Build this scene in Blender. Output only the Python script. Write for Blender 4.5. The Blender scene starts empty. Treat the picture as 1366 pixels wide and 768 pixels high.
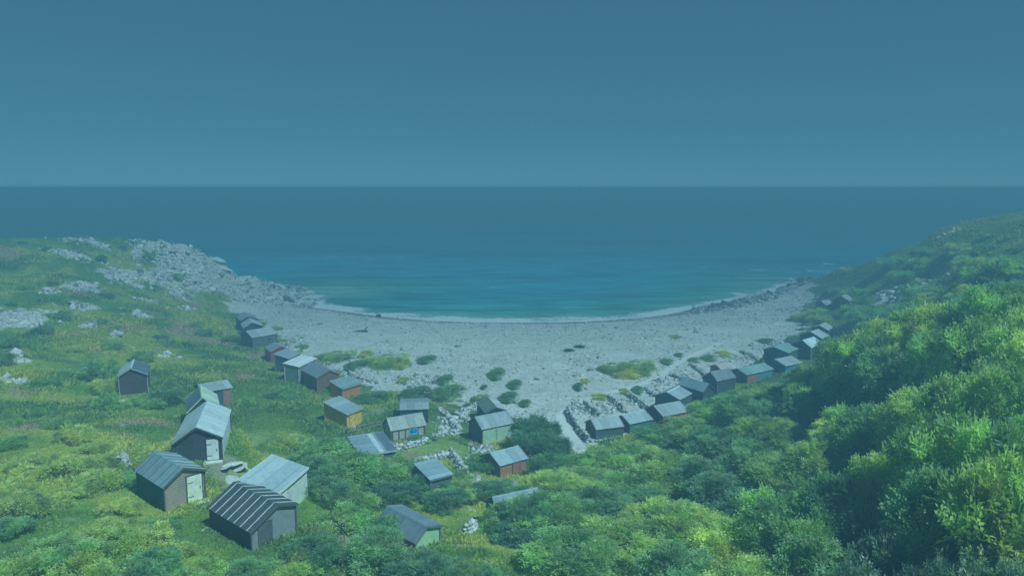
# Pebble cove with beach huts seen from the cliff top; everything is built here, nothing is loaded.
SUN_STRENGTH = 5.0
SKY_STRENGTH = 0.15
SKY_AIR, SKY_DUST, SKY_OZONE = 0.5, 0.0, 3.0
EXPOSURE = 0.0
WB = (4400, -20)
HAZE_D = 0.0067
HAZE_COL = (0.245, 0.395, 0.51)
COVER = 2.2
LEAFD = 1.0
import math, random
import numpy as np

# ------------------------------------------------------------------ camera and terrain
H = 32.0            # eye height above the sea, metres
FPX = 975.0         # focal length in photo pixels (1366 wide)
PITCH = math.atan(134 / FPX)
SC = 1.6
CP, SP = math.cos(PITCH), math.sin(PITCH)

def ray(u, v):
    x = (u - 683) / FPX
    yv = (v - 384) / FPX
    return np.array([x, CP - yv * SP, -SP - yv * CP])

def proj(p):
    x, y, z = p[0], p[1], p[2] - H
    zc = y * CP - z * SP
    yc = y * SP + z * CP
    return (683 + FPX * x / zc, 384 - FPX * yc / zc)

def at(u, v, y):
    d = ray(u, v)
    t = y / d[1]
    return np.array([d[0] * t, y, H + d[2] * t])


_S = [
 # ridge of the left headland
 (0,318,105),(100,318,110),(170,319,118),(215,324,122),(260,336,126),(290,351,130),(320,372,134),(360,378,138),(388,385,141),
 # face of it
 (200,350,113),(250,365,112),(290,385,118),(310,404,118),(340,402,122),(370,403,124),(150,345,106),(60,350,94),
 (0,400,76),(0,350,92),(100,400,82),(200,400,94),(250,400,103),(280,420,101),(0,480,53),(100,480,57),(200,480,62),(260,470,70),(300,480,68),
 (330,440,87),(360,470,76),(400,500,65),(450,530,58),(350,520,55),(400,560,47.5),(0,580,36),(100,570,39),(200,560,41.5),(300,560,44),
 (0,680,26),(0,768,20),(140,680,26.5),(140,768,21),(280,615,33.6),(240,675,27.5),(370,730,24.3),(290,768,22.5),(440,700,28),
 (550,740,25.5),(500,620,40.5),(600,600,45.5),(660,592,47),(700,660,37),(650,750,26),(460,768,23),
 # beach
 (560,520,61),(683,520,61.5),(683,470,76),(560,450,83),(430,440,88),(800,470,76),(800,540,57),(760,570,52),(900,470,76),
 (850,570,52),(900,530,60),(960,500,66),(1010,490,69),(1060,470,76),(1080,440,88),(1000,430,95),(900,440,90),(683,445,90),
 # water line
 (308,406.5,122.5),(345,404,126),(380,407,121),(430,415,114),(500,425,108),(600,431,104.5),(683,432,104),(800,430,105),(880,424,109),(950,410,118),(1000,399,126),(1050,388,137),(1108,373,154),
 # right side
 (1366,296,85),(1300,301,95),(1250,309,105),(1200,332,118),(1150,355,130),(1118,369,141),(1366,340,62),(1300,350,74),(1250,380,79),
 (1200,400,87),(1190,430,78),(1150,400,109),(1100,402,116),(1120,430,88),(1110,450,80),
]
_W = [ # (x, y, z) in SC units
 (0,0,18.1),(0,-15,19),(-8,0,17.6),(8,0,17.6),(0,7,13.2),(0,15,8.6),(-14,12,9.2),(-25,5,11),(-45,0,12.5),(-45,-15,15),(14,10,11.5),(25,5,15),(40,-10,18),(10,-15,18.5),
 (12,16,8.2),(12,24,5.8),(6,26,4.6),(5,36,3.3),(14,38,4.2),(22,36,8),(28,40,10.5),(22,50,5),(30,52,8),(20,26,8.8),(24,20,11.5),(32,22,14),(40,36,14.5),(36,50,11.5),(44,55,14.2),(60,50,16.5),(75,85,17.2),(90,40,17.8),(90,110,16.2),(60,0,17.8),(90,-15,18),
 (18,44,3.8),(26,60,4.6),(33,68,5),(38,80,5.2),
 # sea bed
 (0,118,-1.5),(-20,128,-2),(25,128,-2),(-30,150,-4),(0,150,-5),(35,155,-4),(-50,152,-3),(-80,145,-4),(-100,125,-4),(-45,165,-5),(60,170,-4),(85,150,-3.5),(0,200,-8),(-80,200,-8),(80,200,-8),(105,130,-2),
 (-60,140,-2.0),(-72,128,2.5),(-90,108,9),(-110,90,8),(-70,60,8.2),(-60,30,9),(-100,40,9.5),(-100,0,13),(100,100,15.5),(70,125,3),(75,105,14.5),
]
_pts = []
for (u, v, y) in _S:
    _pts.append(at(u, v, y * SC))
for p in _W:
    _pts.append(np.array(p, float) * SC)
_pts = np.array(_pts)
_pts[:, 2] = np.minimum(_pts[:, 2], 30.6)
_N = len(_pts)
_sc = 60.0
def _phi(r):
    return r            # linear (biharmonic in 3D) kernel: no overshoot
def _build():
    P = _pts[:, :2] / _sc
    D = np.sqrt(((P[:, None] - P[None]) ** 2).sum(-1))
    A = np.zeros((_N + 3, _N + 3))
    A[:_N, :_N] = _phi(np.sqrt(D * D + 0.05 ** 2)) - np.eye(_N) * 0.004
    A[:_N, _N] = 1; A[:_N, _N + 1:] = P
    A[_N, :_N] = 1; A[_N + 1:, :_N] = P.T
    b = np.concatenate([_pts[:, 2], [0, 0, 0]])
    return np.linalg.solve(A, b)
_C = _build()
def base_h(x, y):
    x = np.atleast_1d(np.asarray(x, float)); y = np.atleast_1d(np.asarray(y, float))
    out = np.empty(x.size)
    xf, yf = x.ravel() / _sc, y.ravel() / _sc
    P = _pts[:, :2] / _sc
    for i in range(0, xf.size, 20000):
        a = xf[i:i + 20000, None] - P[None, :, 0]; b = yf[i:i + 20000, None] - P[None, :, 1]
        K = _phi(np.sqrt(a * a + b * b + 0.05 ** 2))
        out[i:i + 20000] = K @ _C[:_N] + _C[_N] + _C[_N + 1] * xf[i:i + 20000] + _C[_N + 2] * yf[i:i + 20000]
    return out.reshape(x.shape)

# ------------------------------------------------------------------ noise
def _hash(ix, iy, s):
    n = (ix.astype(np.int64) * 374761393 + iy.astype(np.int64) * 668265263 + s * 974634777) & 0x7fffffff
    n = ((n ^ (n >> 13)) * 1274126177) & 0x7fffffff
    n = n ^ (n >> 16)
    return (n & 0xffff) / 65535.0
def vnoise(x, y, s=0):
    x = np.asarray(x, float); y = np.asarray(y, float)
    ix = np.floor(x); iy = np.floor(y)
    fx = x - ix; fy = y - iy
    fx = fx * fx * (3 - 2 * fx); fy = fy * fy * (3 - 2 * fy)
    a = _hash(ix, iy, s); b = _hash(ix + 1, iy, s); c = _hash(ix, iy + 1, s); d = _hash(ix + 1, iy + 1, s)
    return (a * (1 - fx) + b * fx) * (1 - fy) + (c * (1 - fx) + d * fx) * fy
def fbm(x, y, s=0, o=4):
    v = 0; a = 0.5; t = 0
    for i in range(o):
        v = v + a * vnoise(x * 2 ** i + 17.3 * i, y * 2 ** i - 9.1 * i, s + i); t += a; a *= 0.5
    return v / t
def sst(a, b, x):
    t = np.clip((x - a) / (b - a), 0, 1)
    return t * t * (3 - 2 * t)

# ------------------------------------------------------------------ beach huts: (x, y, z, yaw, width, length, wall, roof rise, left eave drop, ridge shift, mono pitch)
HUTS = {
'A': (-41.69, 78.68, 9.89, 23, 2.75, 4.0, 2.07, 0.78, -0.03, -0.06, 0),
'B1': (-29.50, 67.53, 9.79, 25, 2.59, 4.20, 1.98, 1.02, 0.14, -0.02, 0),
'B2': (-33.0, 78.5, 8.42, -50, 3.0, 2.9, 1.75, 0.5, 0.00, -0.02, 0),
'C': (-24.07, 54.99, 11.99, 16, 3.27, 6.93, 1.72, 0.87, 0.23, -0.01, 0),
'D': (-22.38, 45.76, 11.96, 48, 2.57, 4.13, 1.93, 0.51, 0.35, -0.02, 0),
'E': (-15.22, 40.67, 12.15, 49, 2.8, 4.60, 1.72, 0.34, 0.62, 0.08, 0),
'F': (-15.16, 44.64, 11.58, 81, 4.20, 2.22, 1.94, 0.67, 0.00, 0.00, 1),
'R1': (-51.44, 139.79, 4.91, 29, 3.17, 5.36, 2.00, 0.69, -0.05, 0.00, 0),
'R2': (-48.02, 132.64, 5.01, 25, 3.16, 5.07, 1.99, 0.73, 0.18, -0.03, 0),
'R3': (-44.27, 125.74, 4.69, -39, 3.38, 4.71, 1.82, 0.94, 0.00, -0.03, 0),
'R4': (-37.96, 115.42, 4.46, 33, 2.68, 3.43, 1.93, 0.55, 0.12, 0.08, 0),
'R5': (-33.57, 106.89, 5.11, 80, 3.65, 2.11, 1.98, 0.55, 0.00, 0.00, 1),
'R6': (-29.35, 99.05, 5.9, 78, 5.0, 2.04, 2.10, 0.34, 0.00, 0.00, 1),
'R7': (-26.02, 96.32, 5.44, 37, 3.00, 5.6, 2.03, 0.66, 0.14, 0.08, 0),
'R8': (-22.0, 94.0, 4.57, 55, 3.2, 2.19, 1.59, 0.61, 0.00, 0.00, 1),
'R9': (-18.63, 78.18, 6.13, 62, 2.54, 3.06, 1.61, 0.85, 0.00, 0.00, 1),
'M1': (-11.54, 83.80, 4.86, -83, 3.3, 3.10, 1.62, 0.33, -0.28, 0.03, 0),
'M2': (-11.71, 76.83, 5.17, -61, 2.38, 3.79, 1.31, 0.98, 0.00, 0.03, 0),
'M3': (-12.66, 63.49, 6.94, 26, 3.10, 4.05, 1.97, 0.33, 0.00, 0.00, 1),
'M4': (-2.34, 77.84, 4.65, -57, 2.85, 3.82, 1.71, 0.93, 0.00, 0.00, 0),
'M5': (-2.46, 84.3, 4.32, 16, 2.40, 4.03, 1.93, 0.42, 0.11, 0.02, 0),
'M6': (-0.75, 67.90, 4.92, -54, 3.12, 3.10, 1.25, 0.72, 0.00, -0.01, 0),
'M7': (-6.49, 57.64, 6.88, 35, 1.91, 2.59, 1.90, 0.44, 0.00, 0.00, 1),
'M8': (0.17, 51.44, 7.01, -63, 2.2, 3.43, 1.92, 0.79, 0.00, 0.05, 0),
'M9': (-6.87, 45.88, 9.08, 45, 1.96, 4.07, 1.12, 0.28, 0.45, -0.05, 0),
'Q1': (10.70, 81.70, 3.70, -70, 2.74, 3.31, 1.18, 0.74, 0.00, 0.01, 0),
'Q2': (14.40, 83.84, 3.73, -59, 2.80, 3.33, 1.15, 0.61, 0.00, 0.01, 0),
'Q3': (18.87, 86.24, 3.98, -61, 3.20, 3.83, 1.14, 0.80, 0.00, -0.02, 0),
'Q4': (20.42, 89.67, 4.16, -38, 3.2, 3.4, 1.96, 0.64, 0.00, -0.03, 0),
'Q5': (24.34, 93.78, 4.10, 33, 1.96, 4.13, 1.94, 0.82, 0.04, -0.04, 0),
'Q6': (28.23, 96.99, 4.49, -57, 2.40, 3.46, 1.95, 0.95, 0.00, 0.03, 0),
'Q6b': (30.51, 102.90, 4.40, -68, 2.52, 2.48, 1.92, 0.47, 0.00, 0.02, 0),
'Q7': (33.95, 101.30, 5.04, -55, 3.07, 5.77, 1.32, 0.52, 0.00, -0.01, 0),
'Q8': (39.69, 104.2, 5.52, -57, 3.3, 3.64, 1.25, 0.58, 0.00, -0.06, 0),
'Q9': (40.6, 108.0, 5.9, -41, 3.6, 3.8, 1.95, 0.56, 0.00, -0.11, 0),
'Q10': (46.2, 112.2, 5.7, -48, 3.1, 3.60, 1.98, 0.93, -0.10, 0.04, 0),
'Q11': (51.50, 122.08, 5.05, -44, 3.53, 3.18, 1.99, 0.87, -0.10, -0.03, 0),
'Q12': (56.10, 129.75, 4.95, -38, 2.68, 3.48, 1.94, 0.66, -0.08, -0.04, 0),
'Q13': (69.71, 151.88, 7.08, -37, 3.04, 3.70, 1.61, 0.89, 0.00, -0.01, 0),
'Q14': (66.5, 153.5, 5.6, -70, 2.66, 2.11, 1.94, 0.66, 0.00, 0.01, 0),
}
def hut_dist(x, y, hut):
    """signed distance outside the footprint of a hut"""
    hx, hy, hz, yaw, w, l = hut[:6]
    a = math.radians(yaw)
    dx, dy = x - hx, y - hy
    lx = dx * math.cos(a) + dy * math.sin(a); ly = -dx * math.sin(a) + dy * math.cos(a)
    ox = np.maximum(np.abs(lx) - w / 2, 0); oy = np.maximum(np.abs(ly) - l / 2, 0)
    return np.sqrt(ox * ox + oy * oy)

# ------------------------------------------------------------------ zones of the ground (polygons on the ground, found along lines of sight)
def hit0(u, v):
    d = ray(u, v)
    ts = np.linspace(18, 330, 1600) / d[1]
    X, Y, Z = d[0] * ts, d[1] * ts, H + d[2] * ts
    m = Z < np.maximum(base_h(X, Y), -0.2)
    i = int(np.argmax(m)) if m.any() else len(ts) - 1
    return X[i], Y[i]
def inpoly(x, y, poly):
    r = np.zeros(x.shape, bool)
    n = len(poly)
    for i in range(n):
        x1, y1 = poly[i]; x2, y2 = poly[(i + 1) % n]
        if y1 == y2: continue
        c = ((y1 > y) != (y2 > y)) & (x < (x2 - x1) * (y - y1) / (y2 - y1) + x1)
        r ^= c
    return r
BEACH = [hit0(*p) for p in [(300,408),(345,426),(374,452),(412,476),(446,492),(482,512),(522,527),(600,545),(690,562),(735,578),(770,606),(786,607),
   (800,592),(850,565),(900,536),(960,502),(1010,486),(1045,468),(1072,446),(1086,428),(1072,410),(1085,396)]] + [(95, 232), (120, 290), (-40, 290), (-66, 215), (-75, 203)]
ROCKZ = [(p[0] * SC, p[1] * SC) for p in [(-62,116.5),(-60,121),(-55,128),(-50,133),(-44,139),(-38,145),(-34,143),(-34,122),(-44,117),(-46,116),(-47,108),(-50,108),(-54,110)]]
_OUT = [(25,428,40,24),(110,384,22,7),(160,368,34,10),(200,405,14,6),(208,372,30,9),(118,435,12,6),(152,451,8,4),(240,395,18,10),(246,414,12,9),(190,425,14,6),
        (112,414,20,6),(14,482,20,9),(66,392,10,4),(262,382,16,8),(225,350,20,8),(190,340,14,6),(120,496,10,8),(222,480,10,9),(192,508,5,3),(18,512,18,6),(230,362,18,6),(165,620,12,5),
        (1190,395,22,32),(1165,420,12,12),(1270,310,12,3),(90,340,24,4),(130,330,22,3),(95,322,18,3)]
OUTC = []
for (u, v, ru, rv) in _OUT:
    X, Y = hit0(u, v); dep = max(math.atan2(H - base_h(X, Y)[0], Y), 0.06) + (0.25 if u > 1100 else 0.12)
    OUTC.append((X, Y, ru * Y / FPX, rv * Y / FPX / math.sin(dep)))
PATHL = [hit0(*p) for p in [(790,640),(778,604),(760,580),(745,556),(775,537),(815,524),(858,512),(885,498),(905,484),(935,470),(960,458)]]
def seg_dist(x, y, line):
    d = np.full(x.shape, 1e9)
    for (x1, y1), (x2, y2) in zip(line[:-1], line[1:]):
        L2 = (x2 - x1) ** 2 + (y2 - y1) ** 2 + 1e-9
        t = np.clip(((x - x1) * (x2 - x1) + (y - y1) * (y2 - y1)) / L2, 0, 1)
        d = np.minimum(d, np.hypot(x - x1 - t * (x2 - x1), y - y1 - t * (y2 - y1)))
    return d
_BARE = [(300,632,30,14),(306,648,16,14),(300,600,7,22),(590,568,22,7),(612,728,42,17),(680,650,26,14),(505,550,14,12),(400,715,12,14),(700,590,10,5),(470,570,20,6),(95,690,14,5)]
BARE = []
for (u, v, ru, rv) in _BARE:
    X, Y = hit0(u, v); BARE.append((X, Y, ru * Y / FPX, rv * Y / FPX / math.sin(math.atan2(H - base_h(X, Y)[0], Y))))
_LAWN = [(588,598,58,15),(650,599,34,6),(548,598,16,6),(640,612,24,7),(326,588,22,34)]
LAWN = []
for (u, v, ru, rv) in _LAWN:
    X, Y = hit0(u, v); LAWN.append((X, Y, ru * Y / FPX, rv * Y / FPX / math.sin(math.atan2(H - base_h(X, Y)[0], Y))))
def ell(x, y, L, n):
    m = np.zeros(x.shape)
    for (X, Y, a, b) in L:
        q = np.hypot((x - X) / a, (y - Y) / b) + n
        m = np.maximum(m, 1 - sst(0.35, 1.25, q))
    return m
def zones(x, y):
    """(beach, rock, bare ground) masks, 0..1"""
    n = (fbm(x / 3.0, y / 3.0, 5, 3) - 0.5)
    xx, yy = x + n * 6, y + (fbm(x / 3.0, y / 3.0, 15, 3) - 0.5) * 6
    beach = inpoly(xx, yy, BEACH).astype(float)
    green = 1 - 0.95 * sst(0.50, 0.60, fbm(x / 8, y / 5, 141, 4)) * (1 - sst(205, 222, y)) * (1 - sst(-92, -80, x))
    rock = np.maximum(inpoly(xx, yy, ROCKZ).astype(float) * green, ell(x, y, OUTC, n * 1.3))
    bare = ell(x, y, BARE, n * 1.0)
    return beach, rock, bare
def hgt(x, y):
    x = np.atleast_1d(np.asarray(x, float)); y = np.atleast_1d(np.asarray(y, float))
    h = base_h(x, y)
    b, r, g = zones(x, y)
    up = sst(0.5, 4.0, h) * (1 - b)
    h = h + up * ((fbm(x / 9, y / 9, 3, 4) - 0.5) * 1.3 + (fbm(x / 2.2, y / 2.2, 9, 3) - 0.5) * 0.45)
    big = inpoly(x, y, ROCKZ).astype(float)
    st = fbm(x / 5, y / 5, 31, 4)
    h = h + big * ((np.abs(fbm(x / 6, y / 6, 21, 4) - 0.5) * -4.0 + 0.5) + (np.round(st * 8) / 8 - st) * 9) + (r * (1 - big)) * (np.abs(fbm(x / 2.5, y / 2.5, 22, 3) - 0.5) * -1.6 + 0.7)
    h = h + b * ((fbm(x / 7, y / 7, 41, 3) - 0.5) * 0.25) * sst(0, 2, np.abs(h))
    for k in HUTS.values():
        m = (np.abs(x - k[0]) < 9) & (np.abs(y - k[1]) < 9)
        if m.any():
            w = 1 - sst(0.35, 2.4, hut_dist(x[m], y[m], k))
            h[m] = h[m] * (1 - w) + (k[2] - 0.03) * w
    return np.minimum(h, H - 0.9)
def G(u, v):
    """ground point seen at photo pixel (u, v)"""
    d = ray(u, v)
    ts = np.linspace(20, 330, 900) / d[1]
    X, Y, Z = d[0] * ts, d[1] * ts, H + d[2] * ts
    m = Z < hgt(X, Y)
    i = int(np.argmax(m)) if m.any() else len(ts) - 1
    return np.array([X[i], Y[i], hgt(X[i], Y[i])[0]])

# ------------------------------------------------------------------ blender helpers
import bpy, bmesh
from mathutils import Vector, Matrix
rnd = random.Random(7)
RG = np.random.default_rng(11)
scene = bpy.context.scene
col = scene.collection

def link(o, parent=None):
    col.objects.link(o)
    if parent is not None: o.parent = parent
    return o
def tag(o, label=None, cat=None, group=None, kind=None):
    if label: o['label'] = label
    if cat: o['category'] = cat
    if group: o['group'] = group
    if kind: o['kind'] = kind
    return o
def empty(name, loc, rz=0.0):
    o = bpy.data.objects.new(name, None); o.empty_display_size = 0.3
    o.location = loc; o.rotation_euler = (0, 0, rz)
    return link(o)
def mesh_np(name, V, F, mat, colr=None, parent=None, smooth=False):
    """one mesh object from arrays: V (n,3), F (m,k) with k = 3 or 4"""
    V = np.ascontiguousarray(V, np.float32); F = np.ascontiguousarray(F, np.int32)
    me = bpy.data.meshes.new(name)
    me.vertices.add(len(V)); me.vertices.foreach_set('co', V.ravel())
    m, k = F.shape
    me.loops.add(m * k); me.loops.foreach_set('vertex_index', F.ravel())
    me.polygons.add(m); me.polygons.foreach_set('loop_start', np.arange(0, m * k, k, dtype=np.int32))
    if smooth: me.polygons.foreach_set('use_smooth', np.ones(m, bool))
    me.update(calc_edges=True)
    if colr is not None:
        a = me.attributes.new('Col', 'FLOAT_COLOR', 'POINT')
        c = np.ones((len(V), 4), np.float32); c[:, :colr.shape[1]] = colr
        a.data.foreach_set('color', c.ravel())
    if mat: me.materials.append(mat)
    return link(bpy.data.objects.new(name, me), parent)
def add_attr(o, name, vals):
    a = o.data.attributes.new(name, 'FLOAT', 'POINT'); a.data.foreach_set('value', np.ascontiguousarray(vals, np.float32))
class MB:
    """collects simple shapes; build() links them as one mesh"""
    def __init__(s): s.v = []; s.f = []
    def add(s, vs, fs):
        n = len(s.v); s.v += [tuple(p) for p in vs]; s.f += [tuple(i + n for i in f) for f in fs]; return s
    def box(s, x0, x1, y0, y1, z0, z1):
        return s.add([(x0,y0,z0),(x1,y0,z0),(x1,y1,z0),(x0,y1,z0),(x0,y0,z1),(x1,y0,z1),(x1,y1,z1),(x0,y1,z1)],
                     [(0,3,2,1),(4,5,6,7),(0,1,5,4),(1,2,6,5),(2,3,7,6),(3,0,4,7)])
    def slab(s, a, b, c, d, t):
        """plate with top corners a b c d (counter-clockwise from above) and thickness t along its normal"""
        a, b, c, d = map(Vector, (a, b, c, d)); n = (b - a).cross(c - a).normalized() * -t
        return s.add([a, b, c, d, a + n, b + n, c + n, d + n], [(0,1,2,3),(7,6,5,4),(0,4,5,1),(1,5,6,2),(2,6,7,3),(3,7,4,0)])
    def tube(s, pts, rad, k=6):
        pts = [Vector(p) for p in pts]; n0 = len(s.v)
        for i, p in enumerate(pts):
            t = (pts[min(i + 1, len(pts) - 1)] - pts[max(i - 1, 0)]).normalized()
            a = t.cross(Vector((0.3, 0.9, 0.2))).normalized(); b = t.cross(a)
            for j in range(k):
                w = 2 * math.pi * j / k
                s.v.append(tuple(p + (a * math.cos(w) + b * math.sin(w)) * rad[i]))
        for i in range(len(pts) - 1):
            for j in range(k):
                s.f.append((n0 + i*k + j, n0 + i*k + (j+1) % k, n0 + (i+1)*k + (j+1) % k, n0 + (i+1)*k + j))
        return s
    def build(s, name, mat, parent=None, bevel=0.0, loc=None):
        me = bpy.data.meshes.new(name); me.from_pydata(s.v, [], s.f); me.update()
        bm = bmesh.new(); bm.from_mesh(me); bmesh.ops.recalc_face_normals(bm, faces=bm.faces)
        if bevel: bmesh.ops.bevel(bm, geom=bm.edges[:], offset=bevel, segments=1, affect='EDGES')
        bm.to_mesh(me); bm.free()
        me.materials.append(mat)
        o = link(bpy.data.objects.new(name, me), parent)
        if loc: o.location = loc
        return o
def copy_tree(o, parent=None):
    c = o.copy(); col.objects.link(c); c.parent = parent
    for ch in list(o.children): copy_tree(ch, c)
    return c

# ------------------------------------------------------------------ materials
class NT:
    def __init__(s, name):
        s.m = bpy.data.materials.new(name); s.m.use_nodes = True; s.t = s.m.node_tree; s.t.nodes.clear()
        s.out = s.n('ShaderNodeOutputMaterial')
    def n(s, kind, **kw):
        o = s.t.nodes.new(kind)
        for k, v in kw.items():
            if k.startswith('i_'):
                o.inputs[k[2:].replace('_', ' ')].default_value = v
            else: setattr(o, k, v)
        return o
    def l(s, a, b): s.t.links.new(a, b)
    def coord(s, which='Object', scale=(1, 1, 1), rot=(0, 0, 0)):
        c = s.n('ShaderNodeTexCoord'); m = s.n('ShaderNodeMapping'); m.inputs['Scale'].default_value = scale; m.inputs['Rotation'].default_value = rot
        s.l(c.outputs[which], m.inputs['Vector']); return m.outputs['Vector']
    def noise(s, vec, scale, detail=4, rough=0.6, dist=0.0):
        o = s.n('ShaderNodeTexNoise'); o.inputs['Scale'].default_value = scale; o.inputs['Detail'].default_value = detail
        o.inputs['Roughness'].default_value = rough; o.inputs['Distortion'].default_value = dist
        if vec is not None: s.l(vec, o.inputs['Vector'])
        return o.outputs['Fac']
    def ramp(s, fac, stops):
        o = s.n('ShaderNodeValToRGB'); e = o.color_ramp.elements
        while len(e) < len(stops): e.new(0.5)
        for q, (p, c) in zip(e, stops): q.position = p; q.color = (*c, 1) if len(c) == 3 else c
        s.l(fac, o.inputs['Fac']); return o.outputs['Color']
    def mix(s, fac, a, b, mode='MIX'):
        o = s.n('ShaderNodeMix', data_type='RGBA', blend_type=mode)
        for sock, val in ((o.inputs['Factor'], fac), (o.inputs['A'], a), (o.inputs['B'], b)):
            pass
        ins = [i for i in o.inputs if i.enabled]
        for i, val in zip(ins, (fac, a, b)):
            if hasattr(val, 'is_output'): s.l(val, i)
            elif isinstance(val, (int, float)): i.default_value = val
            else: i.default_value = (*val, 1)
        return [q for q in o.outputs if q.enabled][0]
    def math(s, op, a, b=0.0, clamp=False):
        o = s.n('ShaderNodeMath', operation=op, use_clamp=clamp)
        for i, val in zip(o.inputs, (a, b)):
            if hasattr(val, 'is_output'): s.l(val, i)
            else: i.default_value = val
        return o.outputs[0]
    def attr(s, name, out='Color'):
        o = s.n('ShaderNodeAttribute', attribute_name=name); return o.outputs[out]
    def bump(s, h, strength=0.5, dist=0.05):
        o = s.n('ShaderNodeBump'); o.inputs['Strength'].default_value = strength; o.inputs['Distance'].default_value = dist
        s.l(h, o.inputs['Height']); return o.outputs['Normal']
    def bsdf(s, c, rough=0.8, normal=None, spec=0.3, **kw):
        o = s.n('ShaderNodeBsdfPrincipled')
        if hasattr(c, 'is_output'): s.l(c, o.inputs['Base Color'])
        else: o.inputs['Base Color'].default_value = (*c, 1)
        if hasattr(rough, 'is_output'): s.l(rough, o.inputs['Roughness'])
        else: o.inputs['Roughness'].default_value = rough
        o.inputs['Specular IOR Level'].default_value = spec
        if normal is not None: s.l(normal, o.inputs['Normal'])
        for k, v in kw.items(): o.inputs[k].default_value = v
        return o
    def done(s, sh):
        s.l(sh.outputs[0] if hasattr(sh, 'outputs') else sh, s.out.inputs['Surface']); return s.m
def geo_pos(m):
    return m.n('ShaderNodeNewGeometry').outputs['Position']
def obj_rand(m):
    return m.n('ShaderNodeObjectInfo').outputs['Random']

def mat_ground():
    m = NT('ground_cover_soil'); p = geo_pos(m)
    c = m.attr('Col'); beach = m.attr('beach', 'Fac'); rock = m.attr('rock', 'Fac')
    n1 = m.noise(p, 1.7, 5, 0.7); n2 = m.noise(p, 9.0, 3, 0.7)
    g = m.mix(1.0, c, m.ramp(n1, [(0.25, (0.55,0.6,0.5)), (0.5, (1,1,1)), (0.75, (1.35,1.3,1.2))]), 'MULTIPLY')
    g = m.mix(1.0, g, m.ramp(n2, [(0.3, (0.6,0.6,0.6)), (0.7, (1.35,1.35,1.35))]), 'MULTIPLY')
    # pebbles
    v = m.n('ShaderNodeTexVoronoi'); v.inputs['Scale'].default_value = 2.6; m.l(p, v.inputs['Vector'])
    v2 = m.n('ShaderNodeTexVoronoi'); v2.inputs['Scale'].default_value = 7.0; m.l(p, v2.inputs['Vector'])
    pc = m.ramp(m.math('ADD', m.math('MULTIPLY', v.outputs['Color'], 0.5), m.math('MULTIPLY', v2.outputs['Color'], 0.5)), [(0.1, (0.36,0.35,0.32)), (0.45, (0.64,0.625,0.585)), (0.75, (0.74,0.725,0.685)), (1.0, (0.84,0.83,0.80))])
    pc = m.mix(1.0, pc, m.ramp(m.noise(p, 0.22, 5, 0.65), [(0.3, (0.8,0.79,0.77)), (0.7, (1.12,1.11,1.1))]), 'MULTIPLY')
    wet = m.attr('wet', 'Fac')
    pc = m.mix(wet, pc, m.mix(1.0, pc, (0.33,0.31,0.27), 'MULTIPLY'))
    # limestone
    rc = m.ramp(m.noise(p, 1.1, 8, 0.75), [(0.28, (0.22,0.21,0.18)), (0.42, (0.56,0.54,0.49)), (0.7, (0.80,0.78,0.72))])
    ce = m.n('ShaderNodeTexVoronoi', feature='DISTANCE_TO_EDGE'); ce.inputs['Scale'].default_value = 0.75; m.l(p, ce.inputs['Vector'])
    rc = m.mix(m.ramp(ce.outputs['Distance'], [(0.015, (.7,.7,.7)), (0.07, (0,0,0))]), rc, (0.13, 0.125, 0.09))
    rc = m.mix(1.0, rc, m.ramp(m.noise(p, 3.5, 6, 0.8), [(0.32, (0.68,0.69,0.6)), (0.55, (1.05,1.05,1.05))]), 'MULTIPLY')
    bb = m.math('GREATER_THAN', m.math('ADD', beach, m.math('MULTIPLY', m.math('SUBTRACT', n2, 0.5), 0.5)), 0.5)
    rr = m.math('GREATER_THAN', m.math('ADD', rock, m.math('MULTIPLY', m.math('SUBTRACT', m.noise(p, 0.55, 8, 0.72), 0.5), 3.2)), 0.5)
    c2 = m.mix(rr, m.mix(bb, g, pc), rc)
    h = m.math('ADD', m.math('MULTIPLY', v2.outputs['Distance'], 0.35), n1)
    return m.done(m.bsdf(c2, 0.9, m.bump(h, 0.8, 0.25), 0.15))
def mat_leaf(name, gain=(1, 1, 1), trans=0.3, var=0.5):
    m = NT(name); c = m.attr('Col')
    c = m.mix(1.0, c, gain, 'MULTIPLY')
    r = obj_rand(m)
    c = m.mix(1.0, c, m.ramp(r, [(0, (1 - var * .5, 1 - var * .5, 1 - var * .3)), (0.5, (1, 1, 1)), (1, (1 + var * .6, 1 + var * .35, 1))]), 'MULTIPLY')
    b = m.bsdf(c, 0.55, None, 0.35)
    t = m.n('ShaderNodeBsdfTranslucent'); m.l(m.mix(1.0, c, (1.3, 1.4, 0.6), 'MULTIPLY'), t.inputs['Color'])
    x = m.n('ShaderNodeMixShader'); x.inputs[0].default_value = trans
    m.l(b.outputs[0], x.inputs[1]); m.l(t.outputs[0], x.inputs[2])
    return m.done(x)
def mat_bark():
    m = NT('bark'); p = m.coord()
    c = m.ramp(m.noise(p, 6, 5, 0.7), [(0.3, (0.06,0.05,0.04)), (0.7, (0.19,0.17,0.14))])
    return m.done(m.bsdf(c, 0.9, m.bump(m.noise(p, 14), 0.6, 0.03)))
def mat_rock(name, lo, mid, hi, var=0.35):
    m = NT(name); p = m.coord(scale=(1, 1, 1.8))
    c = m.ramp(m.noise(p, 1.8, 8, 0.75, 0.4), [(0.28, lo), (0.45, mid), (0.72, hi)])
    c = m.mix(1.0, c, m.ramp(obj_rand(m), [(0, (1 - var,) * 3), (1, (1 + var * .3, 1 + var * .27, 1 + var * .2))]), 'MULTIPLY')
    return m.done(m.bsdf(c, 0.9, m.bump(m.noise(p, 5, 6, 0.7), 0.7, 0.12), 0.2))
_mc = {}
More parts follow.
